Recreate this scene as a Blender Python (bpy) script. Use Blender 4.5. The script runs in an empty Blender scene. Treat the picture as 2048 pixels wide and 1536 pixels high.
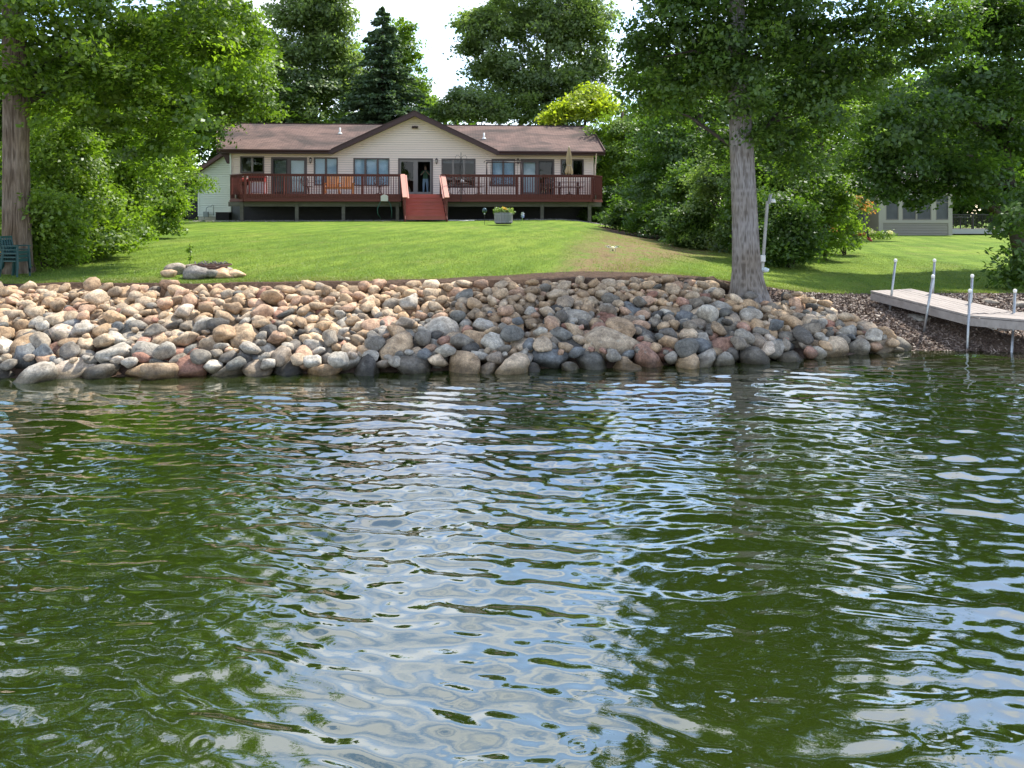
import bpy, math, random
import numpy as np
from mathutils import Vector, Matrix

random.seed(7)
RG = np.random.default_rng(7)
SC = bpy.context.scene
COL = SC.collection
R = math.radians

# ------------------------------------------------------------------ camera
F = 1538.0          # focal length in pixels of the 2048 wide photograph
EYE = 2.1           # eye height above the lake
HOR = 430.0         # row of the horizon
cam_d = bpy.data.cameras.new('camera')
cam = bpy.data.objects.new('camera', cam_d)
COL.objects.link(cam)
cam.location = (0, 0, EYE)
cam.rotation_euler = (R(90), 0, 0)
cam_d.sensor_width = 36.0
cam_d.lens = 36.0 * F / 2048.0
cam_d.shift_y = (HOR - 768.0) / 2048.0
cam_d.clip_start = 0.05
cam_d.clip_end = 3000
SC.camera = cam

# ------------------------------------------------------------------ light
SUN_EL, SUN_AZ = R(56), R(46)       # azimuth measured clockwise from +Y
w = bpy.data.worlds.new('World')
SC.world = w
w.use_nodes = True
nt = w.node_tree
nt.nodes.clear()
out = nt.nodes.new('ShaderNodeOutputWorld')
bg = nt.nodes.new('ShaderNodeBackground')
sky = nt.nodes.new('ShaderNodeTexSky')
sky.sky_type = 'NISHITA'
sky.sun_disc = False
sky.sun_elevation = SUN_EL
sky.sun_rotation = SUN_AZ
sky.air_density = 1.0
sky.dust_density = 0.3
sky.ozone_density = 1.0
bg.inputs['Strength'].default_value = 0.15
geo = nt.nodes.new('ShaderNodeNewGeometry')
mp = nt.nodes.new('ShaderNodeMapping')
mp.inputs['Scale'].default_value = (1.0, 1.0, 2.6)
n1 = nt.nodes.new('ShaderNodeTexNoise')
n1.inputs['Scale'].default_value = 2.1
n1.inputs['Detail'].default_value = 7
n1.inputs['Roughness'].default_value = 0.55
n1.inputs['Distortion'].default_value = 0.6
cr = nt.nodes.new('ShaderNodeValToRGB')
cr.color_ramp.elements[0].position = 0.47
cr.color_ramp.elements[0].color = (0, 0, 0, 1)
cr.color_ramp.elements[1].position = 0.60
cr.color_ramp.elements[1].color = (1, 1, 1, 1)
mx = nt.nodes.new('ShaderNodeMixRGB')
mx.inputs['Color2'].default_value = (4.9, 5.1, 5.5, 1)
tc = nt.nodes.new('ShaderNodeTexCoord')
nt.links.new(tc.outputs['Generated'], mp.inputs['Vector'])
nt.links.new(mp.outputs['Vector'], n1.inputs['Vector'])
nt.links.new(n1.outputs['Fac'], cr.inputs['Fac'])
mxf = nt.nodes.new('ShaderNodeMath')
mxf.operation = 'MULTIPLY'
mxf.inputs[1].default_value = 0.92
nt.links.new(cr.outputs['Color'], mxf.inputs[0])
nt.links.new(mxf.outputs[0], mx.inputs['Fac'])
nt.links.new(sky.outputs['Color'], mx.inputs['Color1'])
nt.links.new(mx.outputs['Color'], bg.inputs['Color'])
nt.links.new(bg.outputs['Background'], out.inputs['Surface'])

sun_d = bpy.data.lights.new('sun', 'SUN')
sun_d.energy = 3.5
sun_d.angle = R(0.9)
sun_d.color = (1.0, 0.94, 0.82)
sun = bpy.data.objects.new('sun', sun_d)
COL.objects.link(sun)
sd = Vector((math.sin(SUN_AZ) * math.cos(SUN_EL), math.cos(SUN_AZ) * math.cos(SUN_EL), math.sin(SUN_EL)))
sun.rotation_euler = (-sd).to_track_quat('-Z', 'Y').to_euler()
sun.location = (20, 30, 60)

SC.view_settings.view_transform = 'Standard'
SC.view_settings.look = 'None'
SC.view_settings.gamma = 1
SC.view_settings.use_curve_mapping = False
SC.view_settings.exposure = 1.32
SC.render.engine = 'CYCLES'
SC.cycles.max_bounces = 8
SC.cycles.diffuse_bounces = 3
SC.cycles.glossy_bounces = 3
SC.cycles.transmission_bounces = 5
SC.cycles.transparent_max_bounces = 8
SC.cycles.use_denoising = True
SC.cycles.sample_clamp_indirect = 6

# ------------------------------------------------------------------ helpers
def wp(px, py, Y):
    """the point of the place seen at a photograph pixel, Y metres ahead"""
    return Vector(((px - 1024) / F * Y, Y, EYE - (py - HOR) / F * Y))

def tag(o, label=None, cat=None, group=None, kind=None):
    if label: o['label'] = label
    if cat: o['category'] = cat
    if group: o['group'] = group
    if kind: o['kind'] = kind
    return o

def thing(name, label, cat, loc=(0, 0, 0), rz=0.0, group=None):
    o = bpy.data.objects.new(name, None)
    COL.objects.link(o)
    o.location = loc
    o.rotation_euler = (0, 0, rz)
    o.empty_display_size = 0.2
    return tag(o, label, cat, group)

def copy_thing(o, loc, rz=None, label=None, scale=None):
    c = o.copy()
    COL.objects.link(c)
    c.location = loc
    if rz is not None: c.rotation_euler = (0, 0, rz)
    if scale: c.scale = (scale,) * 3
    if label: c['label'] = label
    for ch in CH.get(o.name, []):
        d = ch.copy(); COL.objects.link(d); d.parent = c
        CH.setdefault(c.name, []).append(d)
        for g in CH.get(ch.name, []):
            e = g.copy(); COL.objects.link(e); e.parent = d
    return c
CH = {}

def link(name, me, parent=None, loc=None):
    o = bpy.data.objects.new(name, me)
    COL.objects.link(o)
    if parent is not None:
        o.parent = parent
        CH.setdefault(parent.name, []).append(o)
    if loc is not None: o.location = loc
    return o

def np_mesh(name, V, Fq, mat, smooth=False, attrs=None):
    """mesh from numpy arrays, all faces with the same vertex count"""
    V = np.asarray(V, dtype=np.float32)
    Fq = np.asarray(Fq, dtype=np.int32)
    k = Fq.shape[1]
    me = bpy.data.meshes.new(name)
    me.vertices.add(len(V))
    me.vertices.foreach_set('co', V.ravel())
    me.loops.add(Fq.size)
    me.loops.foreach_set('vertex_index', Fq.ravel())
    me.polygons.add(len(Fq))
    me.polygons.foreach_set('loop_start', np.arange(0, Fq.size, k, dtype=np.int32))
    if smooth:
        me.polygons.foreach_set('use_smooth', np.ones(len(Fq), dtype=bool))
    for an, (typ, arr) in (attrs or {}).items():
        a = me.attributes.new(an, typ, 'POINT')
        a.data.foreach_set('color' if typ == 'FLOAT_COLOR' else 'value', np.asarray(arr, dtype=np.float32).ravel())
    me.update(calc_edges=True)
    if mat: me.materials.append(mat)
    return me

class MB:
    def __init__(s):
        s.v = []; s.f = []
    def add(s, vs, fs):
        b = len(s.v)
        s.v += [tuple(p) for p in vs]
        s.f += [tuple(b + i for i in f) for f in fs]
        return s
    def box(s, x0, x1, y0, y1, z0, z1):
        x0, x1 = min(x0, x1), max(x0, x1); y0, y1 = min(y0, y1), max(y0, y1); z0, z1 = min(z0, z1), max(z0, z1)
        return s.add([(x0, y0, z0), (x1, y0, z0), (x1, y1, z0), (x0, y1, z0), (x0, y0, z1), (x1, y0, z1), (x1, y1, z1), (x0, y1, z1)],
                     [(0, 3, 2, 1), (4, 5, 6, 7), (0, 1, 5, 4), (1, 2, 6, 5), (2, 3, 7, 6), (3, 0, 4, 7)])
    def bar(s, a, b, w, h, up=(0, 0, 1)):
        a = Vector(a); b = Vector(b); d = (b - a).normalized(); u = Vector(up)
        x = d.cross(u)
        if x.length < 1e-4: x = d.cross(Vector((1, 0, 0)))
        x.normalize(); z = x.cross(d).normalized()
        x *= w / 2; z *= h / 2
        vs = [a - x - z, a + x - z, a + x + z, a - x + z, b - x - z, b + x - z, b + x + z, b - x + z]
        return s.add(vs, [(0, 3, 2, 1), (4, 5, 6, 7), (0, 1, 5, 4), (1, 2, 6, 5), (2, 3, 7, 6), (3, 0, 4, 7)][:])
    def tube(s, pts, rad, n=8, cap=True):
        pts = [Vector(p) for p in pts]
        if not hasattr(rad, '__len__'): rad = [rad] * len(pts)
        b = len(s.v)
        prev = None
        for i, p in enumerate(pts):
            d = (pts[min(i + 1, len(pts) - 1)] - pts[max(i - 1, 0)]).normalized()
            if prev is None:
                x = d.cross(Vector((0, 0, 1)))
                if x.length < 1e-3: x = d.cross(Vector((0, 1, 0)))
            else:
                x = prev - d * prev.dot(d)
            x.normalize(); prev = x
            y = d.cross(x)
            for k in range(n):
                a = 2 * math.pi * k / n
                s.v.append(tuple(p + (x * math.cos(a) + y * math.sin(a)) * rad[i]))
        for i in range(len(pts) - 1):
            for k in range(n):
                k2 = (k + 1) % n
                s.f.append((b + i * n + k, b + i * n + k2, b + (i + 1) * n + k2, b + (i + 1) * n + k))
        if cap:
            s.f.append(tuple(b + k for k in reversed(range(n))))
            s.f.append(tuple(b + (len(pts) - 1) * n + k for k in range(n)))
        return s
    def lathe(s, prof, n=20, c=(0, 0, 0)):
        b = len(s.v)
        for r, z in prof:
            for k in range(n):
                a = 2 * math.pi * k / n
                s.v.append((c[0] + r * math.cos(a), c[1] + r * math.sin(a), c[2] + z))
        for i in range(len(prof) - 1):
            for k in range(n):
                k2 = (k + 1) % n
                s.f.append((b + i * n + k, b + i * n + k2, b + (i + 1) * n + k2, b + (i + 1) * n + k))
        s.f.append(tuple(b + k for k in reversed(range(n))))
        s.f.append(tuple(b + (len(prof) - 1) * n + k for k in range(n)))
        return s
    def prism(s, poly, y0, y1):
        """polygon in x,z pushed from y0 to y1"""
        n = len(poly)
        return s.add([(x, y0, z) for x, z in poly] + [(x, y1, z) for x, z in poly],
                     [tuple(range(n)), tuple(range(2 * n - 1, n - 1, -1))] + [(i, i + n, (i + 1) % n + n, (i + 1) % n) for i in range(n)])
    def build(s, name, mat, parent=None, smooth=False, loc=None, bevel=0.0, kind=None, label=None):
        me = bpy.data.meshes.new(name)
        me.from_pydata(s.v, [], s.f)
        me.update()
        import bmesh
        bm = bmesh.new(); bm.from_mesh(me)
        bmesh.ops.recalc_face_normals(bm, faces=bm.faces)
        if bevel: bmesh.ops.bevel(bm, geom=bm.edges[:], offset=bevel, segments=1, affect='EDGES')
        bm.to_mesh(me); bm.free()
        if smooth:
            for p in me.polygons: p.use_smooth = True
        if mat: me.materials.append(mat)
        o = link(name, me, parent, loc)
        if kind: o['kind'] = kind
        if label: o['label'] = label
        return o

# ------------------------------------------------------------------ materials
def mat(name, col, rough=0.7, metal=0.0, noise=None, bump=None, spec=0.3, emit=None):
    m = bpy.data.materials.new(name)
    m.use_nodes = True
    t = m.node_tree; N = t.nodes; L = t.links
    p = N['Principled BSDF']
    p.inputs['Roughness'].default_value = rough
    p.inputs['Metallic'].default_value = metal
    p.inputs['Specular IOR Level'].default_value = spec
    p.inputs['Base Color'].default_value = (*col, 1)
    tcn = N.new('ShaderNodeTexCoord')
    if noise:
        # noise = (scale vec, strength, second colour)
        mpn = N.new('ShaderNodeMapping'); mpn.inputs['Scale'].default_value = noise[0]
        nz = N.new('ShaderNodeTexNoise'); nz.inputs['Scale'].default_value = 1.0
        nz.inputs['Detail'].default_value = 6; nz.inputs['Roughness'].default_value = 0.65
        rp = N.new('ShaderNodeValToRGB')
        rp.color_ramp.elements[0].position = 0.5 - noise[1]
        rp.color_ramp.elements[1].position = 0.5 + noise[1]
        rp.color_ramp.elements[0].color = (*noise[2], 1)
        rp.color_ramp.elements[1].color = (*col, 1)
        L.new(tcn.outputs['Object'], mpn.inputs['Vector']); L.new(mpn.outputs['Vector'], nz.inputs['Vector'])
        L.new(nz.outputs['Fac'], rp.inputs['Fac']); L.new(rp.outputs['Color'], p.inputs['Base Color'])
    if bump:
        mb_ = N.new('ShaderNodeMapping'); mb_.inputs['Scale'].default_value = bump[0]
        nb = N.new('ShaderNodeTexNoise'); nb.inputs['Scale'].default_value = 1.0; nb.inputs['Detail'].default_value = 5
        bp = N.new('ShaderNodeBump'); bp.inputs['Strength'].default_value = bump[1]; bp.inputs['Distance'].default_value = bump[2]
        L.new(tcn.outputs['Object'], mb_.inputs['Vector']); L.new(mb_.outputs['Vector'], nb.inputs['Vector'])
        L.new(nb.outputs['Fac'], bp.inputs['Height']); L.new(bp.outputs['Normal'], p.inputs['Normal'])
    return m

def leaf_mat(name, dark, mid, light, trans=0.42, tint=(1.0, 1.15, 0.45), gloss=0.028):
    m = bpy.data.materials.new(name); m.use_nodes = True
    t = m.node_tree; N = t.nodes; L = t.links
    N.clear()
    o = N.new('ShaderNodeOutputMaterial')
    at = N.new('ShaderNodeAttribute'); at.attribute_name = 'var'
    rp = N.new('ShaderNodeValToRGB')
    e = rp.color_ramp.elements
    e[0].position = 0.05; e[0].color = (*dark, 1)
    e[1].position = 0.97; e[1].color = (*light, 1)
    k = e.new(0.55); k.color = (*mid, 1)
    L.new(at.outputs['Fac'], rp.inputs['Fac'])
    df = N.new('ShaderNodeBsdfDiffuse'); tr = N.new('ShaderNodeBsdfTranslucent')
    gl = N.new('ShaderNodeBsdfGlossy'); gl.inputs['Roughness'].default_value = 0.45
    gl.inputs['Color'].default_value = (0.9, 0.95, 1, 1)
    ml = N.new('ShaderNodeMixRGB'); ml.blend_type = 'MULTIPLY'; ml.inputs['Fac'].default_value = 1
    ml.inputs['Color2'].default_value = (tint[0] * 1.5, tint[1] * 1.5, tint[2] * 1.5, 1)
    L.new(rp.outputs['Color'], ml.inputs['Color1']); L.new(ml.outputs['Color'], tr.inputs['Color'])
    L.new(rp.outputs['Color'], df.inputs['Color'])
    a = N.new('ShaderNodeMixShader'); a.inputs['Fac'].default_value = trans
    b = N.new('ShaderNodeMixShader')
    b.inputs['Fac'].default_value = gloss
    L.new(df.outputs['BSDF'], a.inputs[1]); L.new(tr.outputs['BSDF'], a.inputs[2])
    L.new(a.outputs['Shader'], b.inputs[1]); L.new(gl.outputs['BSDF'], b.inputs[2])
    L.new(b.outputs['Shader'], o.inputs['Surface'])
    return m

# ------------------------------------------------------------------ terrain
SHX = np.array([-400, -60, -6.6, -4.2, -2.1, 0, 2.65, 4.39, 5.97, 7.8, 12, 60, 400.])
SHY = np.array([6, 9.0, 9.92, 10.1, 10.28, 10.45, 10.86, 11.35, 11.95, 11.85, 11.6, 10, 8.])
TOX = np.array([-400, -60, -8.5, -4, -1, 0.5, 2.5, 3.6, 4.3, 6, 8, 60, 400.])
TOY = np.array([12, 12.6, 12.8, 12.75, 12.95, 13.1, 13.8, 13.8, 13.8, 14.2, 14.5, 15, 15.])
TZX = np.array([-400, -8, 0, 2.5, 3.5, 4.3, 5.2, 6, 8, 60, 400.])
TZY = np.array([.95, .95, .98, 1.02, .95, .82, .68, .62, .6, .6, .6])
def sstep(t):
    t = np.clip(t, 0, 1); return t * t * (3 - 2 * t)
def ground(x, y):
    x = np.asarray(x, float); y = np.asarray(y, float)
    sh = np.interp(x, SHX, SHY); to = np.interp(x, TOX, TOY); tz = np.interp(x, TZX, TZY)
    t = (y - sh) / (to - sh)
    low = .24 * (1 - sstep((x - 4.3) / .8))      # the stones lie in a bed cut below the lawn
    bank = np.where(t < 0, tz * t * 0.6, (tz - low) * (1 - (1 - np.clip(t, 0, 1)) ** 1.35) + low * sstep((y - to + .10) / .10))
    bank = np.maximum(bank, -1.2)
    d = y - to
    L_ = 0.95 + np.minimum(.031 * np.maximum(d, 0), .031 * 28.2)
    lz = tz + (L_ - .95)
    rz = tz + np.minimum(.0085 * np.maximum(d, 0), .0085 * 34)
    xb = np.interp(y, [13, 20, 30, 40, 60, 400], [3.6, 6.2, 9.2, 11.5, 15, 80])
    bl = sstep((x - xb) / np.interp(y, [13, 40, 400], [2.4, 4.5, 6]))
    top = lz * (1 - bl) + rz * bl
    return np.where(d < 0, bank, top)
def gz(x, y): return float(ground(x, y))
# ------------------------------------------------------------------ ground sheet
def axis(parts):
    r = []
    for a, b, s in parts: r.append(np.arange(a, b, s))
    return np.concatenate(r + [np.array([parts[-1][1]])])
gx = axis([(-600, -60, 45), (-60, -16, 2), (-16, -8, .25), (-8, 9, .085), (9, 18, .25), (18, 60, 2), (60, 600, 45)])
gy = axis([(-400, 5, 40), (5, 9, .5), (9, 9.8, .15), (9.8, 15.4, .085), (15.4, 32, .22), (32, 44, .5), (44, 120, 4), (120, 1200, 90)])
X, Y = np.meshgrid(gx, gy)
Z = ground(X, Y)
near = np.exp(-np.maximum(Y - 12, 0) / 18)
Z += (np.sin(X * 1.7 + 1.3 * np.sin(Y * 1.1)) * .012 + np.sin(X * 4.3 + Y * 3.1) * .006) * near
# soil / wood-chip / worn grass masks
to = np.interp(X, TOX, TOY); sh = np.interp(X, SHX, SHY)
d = Y - to
def seg_mask(X, Y, pts):
    m = np.zeros_like(X)
    for (x0, y0, w0), (x1, y1, w1) in zip(pts[:-1], pts[1:]):
        vx, vy = x1 - x0, y1 - y0
        t = np.clip(((X - x0) * vx + (Y - y0) * vy) / (vx * vx + vy * vy), 0, 1)
        dist = np.hypot(X - x0 - t * vx, Y - y0 - t * vy)
        m = np.maximum(m, 1 - np.clip((dist / (w0 + t * (w1 - w0)) - .6) / .8, 0, 1))
    return m
soil = 1 - sstep((d - np.interp(X, [-8, -3, -1.5, 0, 1, 2.2, 3.5, 5, 9], [.12, .22, .55, .95, 1.15, .7, .4, .25, .15])) / .16 + .5)
soil = np.maximum(soil, seg_mask(X, Y, [(6.2, 31.5, 2.4), (5.0, 36.5, 1.0)]) * .75)
soil = np.maximum(soil, seg_mask(X, Y, [(-14.5, 41.3, .7), (8, 42.6, .7)]) * .8)
worn = seg_mask(X, Y, [(1.6, 14.4, .7), (2.6, 18, 1.15), (3.7, 22, 1.7), (5.0, 26, 2.2), (6.4, 31, 2.6)])
worn = np.maximum(worn, (1 - sstep((d - .15) / 1.1)) * .75)
chips = sstep((X - 3.8) / 1.0) * (1 - sstep((d + .05) / .25))
nx, ny = len(gx), len(gy)
idx = np.arange(nx * ny).reshape(ny, nx)
Fq = np.stack([idx[:-1, :-1], idx[:-1, 1:], idx[1:, 1:], idx[1:, :-1]], -1).reshape(-1, 4)
V = np.stack([X, Y, Z], -1).reshape(-1, 3)

m = bpy.data.materials.new('lawn_and_soil'); m.use_nodes = True
t = m.node_tree; N = t.nodes; L = t.links; P = N['Principled BSDF']
P.inputs['Roughness'].default_value = .9; P.inputs['Specular IOR Level'].default_value = .1
gm = N.new('ShaderNodeNewGeometry')
def noise(scale, det=4, rough=.6, vec=None):
    mp_ = N.new('ShaderNodeMapping'); mp_.inputs['Scale'].default_value = scale
    L.new(vec or gm.outputs['Position'], mp_.inputs['Vector'])
    n_ = N.new('ShaderNodeTexNoise'); n_.inputs['Scale'].default_value = 1; n_.inputs['Detail'].default_value = det
    n_.inputs['Roughness'].default_value = rough
    L.new(mp_.outputs['Vector'], n_.inputs['Vector']); return n_.outputs['Fac']
def ramp(fac, stops):
    r_ = N.new('ShaderNodeValToRGB'); e = r_.color_ramp.elements
    e[0].position = stops[0][0]; e[0].color = (*stops[0][1], 1)
    e[1].position = stops[-1][0]; e[1].color = (*stops[-1][1], 1)
    for p_, c_ in stops[1:-1]:
        k = e.new(p_); k.color = (*c_, 1)
    L.new(fac, r_.inputs['Fac']); return r_.outputs['Color']
def mixc(f, a, b, bt='MIX'):
    k = N.new('ShaderNodeMixRGB'); k.blend_type = bt
    if isinstance(f, float): k.inputs['Fac'].default_value = f
    else: L.new(f, k.inputs['Fac'])
    L.new(a, k.inputs['Color1']); L.new(b, k.inputs['Color2']); return k.outputs['Color']
def math_(op, a, b):
    k = N.new('ShaderNodeMath'); k.operation = op; k.use_clamp = (op != 'POWER')
    for i, q in enumerate((a, b)):
        if isinstance(q, (int, float)): k.inputs[i].default_value = q
        else: L.new(q, k.inputs[i])
    return k.outputs[0]
def attr(n):
    a_ = N.new('ShaderNodeAttribute'); a_.attribute_name = n; return a_.outputs['Fac']
g1 = ramp(noise((.35, .16, 1), 3), [(.3, (.098, .165, .022)), (.5, (.132, .205, .027)), (.7, (.175, .238, .036))])
g2 = ramp(noise((3.0, .8, 3), 5, .7), [(.28, (.60, .66, .60)), (.5, (.95, .97, .9)), (.75, (1.3, 1.22, 1.15))])
g3 = ramp(noise((22, 7, 20), 4, .75), [(.25, (.62, .66, .62)), (.75, (1.32, 1.28, 1.3))])
wv = N.new('ShaderNodeTexWave'); wv.inputs['Scale'].default_value = .28; wv.inputs['Distortion'].default_value = 1.2; wv.inputs['Detail'].default_value = 1
wm_ = N.new('ShaderNodeMapping'); wm_.inputs['Rotation'].default_value = (0, 0, .30); L.new(gm.outputs['Position'], wm_.inputs['Vector']); L.new(wm_.outputs['Vector'], wv.inputs['Vector'])
stripe = ramp(wv.outputs['Fac'], [(.25, (.90, .92, .90)), (.75, (1.08, 1.06, 1.08))])
grass = mixc(1.0, mixc(1.0, mixc(1.0, g1, g2, 'MULTIPLY'), g3, 'MULTIPLY'), stripe, 'MULTIPLY')
straw = ramp(noise((1.2, .5, 1), 4), [(.3, (.21, .17, .06)), (.7, (.30, .25, .10))])
dry = math_('MULTIPLY', math_('SUBTRACT', noise((.9, .5, 1), 5, .7), .53), 5.0)
grass = mixc(math_('MULTIPLY', dry, .35), grass, straw)
wornc = mixc(1.0, ramp(noise((2.5, 1.1, 1), 5, .75), [(.33, (.16, .105, .06)), (.5, (.20, .15, .07)), (.62, (.13, .19, .035))]), g3, 'MULTIPLY')
wm = math_('MULTIPLY', attr('worn'), math_('MULTIPLY', noise((2.6, 1.3, 1), 5, .7), 3.3))
c = mixc(wm, grass, wornc)
soilc = mixc(1.0, ramp(noise((9, 9, 9), 6, .7), [(.3, (.045, .028, .02)), (.7, (.13, .085, .06))]), g3, 'MULTIPLY')
sm = math_('MULTIPLY', math_('SUBTRACT', math_('ADD', attr('soil'), math_('MULTIPLY', noise((8, 5, 8), 4, .7), .5)), .55), 5.)
c = mixc(sm, c, soilc)
chipc = mixc(1.0, ramp(noise((30, 30, 30), 5, .8), [(.3, (.09, .062, .048)), (.5, (.17, .12, .095)), (.7, (.27, .20, .165))]), g3, 'MULTIPLY')
cm = math_('MULTIPLY', math_('SUBTRACT', math_('ADD', attr('chips'), math_('MULTIPLY', noise((6, 6, 6), 4, .7), .4)), .55), 5.)
c = mixc(cm, c, chipc)
L.new(c, P.inputs['Base Color'])
bp = N.new('ShaderNodeBump'); bp.inputs['Strength'].default_value = .9; bp.inputs['Distance'].default_value = .05
L.new(noise((26, 9, 26), 5, .75), bp.inputs['Height']); L.new(bp.outputs['Normal'], P.inputs['Normal'])
me = np_mesh('ground', V, Fq, m, True, {'soil': ('FLOAT', soil), 'worn': ('FLOAT', worn), 'chips': ('FLOAT', chips)})
tag(link('ground', me), 'green lawn rising to the house with worn brown patches and bare soil edge', kind='structure')

# ------------------------------------------------------------------ lake
def build_lake():
    rows = [2.2]
    while rows[-1] < 14.2:
        D = rows[-1]; rows.append(D + max(.0085, D * D / (769 * 2.1) * .85))
    rows = np.array(rows); nc = 720
    u = np.linspace(-1, 1, nc)
    Yg = np.repeat(rows[:, None], nc, 1)
    Xg = u[None, :] * (rows[:, None] * .80 + 1.9)
    rg = np.random.default_rng(21)
    H = np.zeros_like(Xg)
    # slow drift of the pattern so that no crest is straight
    wx = Xg + .06 * np.sin(Yg * 1.9 + Xg * .8) + .03 * np.sin(Xg * 3.1 - Yg * 2.2)
    wy = Yg + .05 * np.sin(Xg * 1.3 + 1.0) + .03 * np.sin(Xg * 3.7 + Yg * 1.1)
    for i in range(92):
        lam = np.exp(rg.uniform(np.log(.085), np.log(.52)))
        th = rg.normal(.09, .24 + .34 * (lam < .19))
        k = 2 * np.pi / lam
        sl = .0235
        if lam > .3: sl *= .7
        ph = rg.uniform(0, 6.28)
        arg = k * (wx * np.sin(th) + wy * np.cos(th)) + ph
        env = 1 + .45 * np.sin(Xg * rg.uniform(.5, 1.6) + Yg * rg.uniform(.5, 1.6) + rg.uniform(0, 6.28))
        H += sl / k * np.sin(arg) * env
    patch = .72 + .38 * np.sin(Xg * .9 + 1.2 * np.sin(Yg * .7)) * np.sin(Yg * .8 + .7 + .5 * Xg)
    H *= patch
    # rings of fat drops
    for i in range(190):
        D = 2.8 + 6.5 * rg.random() ** 1.4
        cx = rg.uniform(-.68, .68) * D; rr = rg.uniform(.015, .085); wl = rg.uniform(.02, .05)
        A = rg.uniform(.0003, .0010)
        r0, r1 = np.searchsorted(rows, [D - rr * 2.2, D + rr * 2.2])
        if r1 <= r0: continue
        sx = Xg[r0:r1]; sy = Yg[r0:r1]
        dd = np.hypot(sx - cx, sy - D)
        H[r0:r1] += A * np.exp(-((dd - rr) / (wl * .9)) ** 2) * np.cos(2 * np.pi * (dd - rr) / wl) + A * 1.2 * np.exp(-(dd / .016) ** 2)
    shore = np.interp(Xg, SHX, SHY) - Yg
    H *= .45 + .55 * sstep(shore / 2.2)
    e = np.minimum.reduce([sstep((1 - np.abs(u))[None, :] / .04 + 0 * Yg), sstep((Yg - 2.2) / .25), sstep((14.2 - Yg) / .3)])
    H *= e
    nr = len(rows)
    idx = np.arange(nr * nc).reshape(nr, nc)
    Fq = np.stack([idx[:-1, :-1], idx[:-1, 1:], idx[1:, 1:], idx[1:, :-1]], -1).reshape(-1, 4)
    V = np.stack([Xg, Yg, H], -1).reshape(-1, 3)
    border = np.concatenate([idx[0, :], idx[1:, -1], idx[-1, -2::-1], idx[-2:0:-1, 0]])
    bc = V[border, :2]; cen = np.array([0, 8.0])
    far = cen + (bc - cen) / np.linalg.norm(bc - cen, axis=1)[:, None] * 700
    n0 = len(V)
    V = np.vstack([V, np.column_stack([far, np.zeros(len(far))])])
    nb = len(border); j = np.arange(nb); j2 = (j + 1) % nb
    Fq = np.vstack([Fq, np.stack([border[j], n0 + j, n0 + j2, border[j2]], -1)])
    m = bpy.data.materials.new('lake_water'); m.use_nodes = True
    t = m.node_tree; N = t.nodes; L = t.links; P = N['Principled BSDF']
    P.inputs['IOR'].default_value = 1.333; P.inputs['Specular IOR Level'].default_value = .5
    P.inputs['Roughness'].default_value = .02
    g = N.new('ShaderNodeNewGeometry')
    mpn = N.new('ShaderNodeMapping'); mpn.inputs['Scale'].default_value = (.5, .35, 1)
    nz = N.new('ShaderNodeTexNoise'); nz.inputs['Scale'].default_value = 1; nz.inputs['Detail'].default_value = 4
    L.new(g.outputs['Position'], mpn.inputs['Vector']); L.new(mpn.outputs['Vector'], nz.inputs['Vector'])
    rp = N.new('ShaderNodeValToRGB')
    rp.color_ramp.elements[0].position = .3; rp.color_ramp.elements[0].color = (.014, .024, .003, 1)
    rp.color_ramp.elements[1].position = .7; rp.color_ramp.elements[1].color = (.019, .030, .004, 1)
    L.new(nz.outputs['Fac'], rp.inputs['Fac'])
    m2 = N.new('ShaderNodeMapping'); m2.inputs['Scale'].default_value = (9, 16, 1); m2.inputs['Rotation'].default_value = (0, 0, .15)
    n2 = N.new('ShaderNodeTexNoise'); n2.inputs['Scale'].default_value = 1; n2.inputs['Detail'].default_value = 3
    L.new(g.outputs['Position'], m2.inputs['Vector']); L.new(m2.outputs['Vector'], n2.inputs['Vector'])
    bp = N.new('ShaderNodeBump'); bp.inputs['Strength'].default_value = .17; bp.inputs['Distance'].default_value = .006
    L.new(n2.outputs['Fac'], bp.inputs['Height'])
    N.remove(P); o = N['Material Output']
    df = N.new('ShaderNodeBsdfDiffuse'); gl = N.new('ShaderNodeBsdfGlossy'); gl.inputs['Roughness'].default_value = .012
    fr = N.new('ShaderNodeFresnel'); fr.inputs['IOR'].default_value = 1.333
    ga = N.new('ShaderNodeMath'); ga.operation = 'POWER'; ga.inputs[1].default_value = .37; ga.use_clamp = True
    k = N.new('ShaderNodeMixShader')
    L.new(rp.outputs['Color'], df.inputs['Color']); L.new(bp.outputs['Normal'], gl.inputs['Normal']); L.new(bp.outputs['Normal'], fr.inputs['Normal'])
    L.new(fr.outputs['Fac'], ga.inputs[0]); L.new(ga.outputs[0], k.inputs['Fac'])
    L.new(df.outputs['BSDF'], k.inputs[1]); L.new(gl.outputs['BSDF'], k.inputs[2]); L.new(k.outputs['Shader'], o.inputs['Surface'])
    me = np_mesh('lake_water', V, Fq, m, True)
    tag(link('lake_water', me), 'green lake water with small ripples and rain rings reflecting sky', kind='structure')
build_lake()

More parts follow.
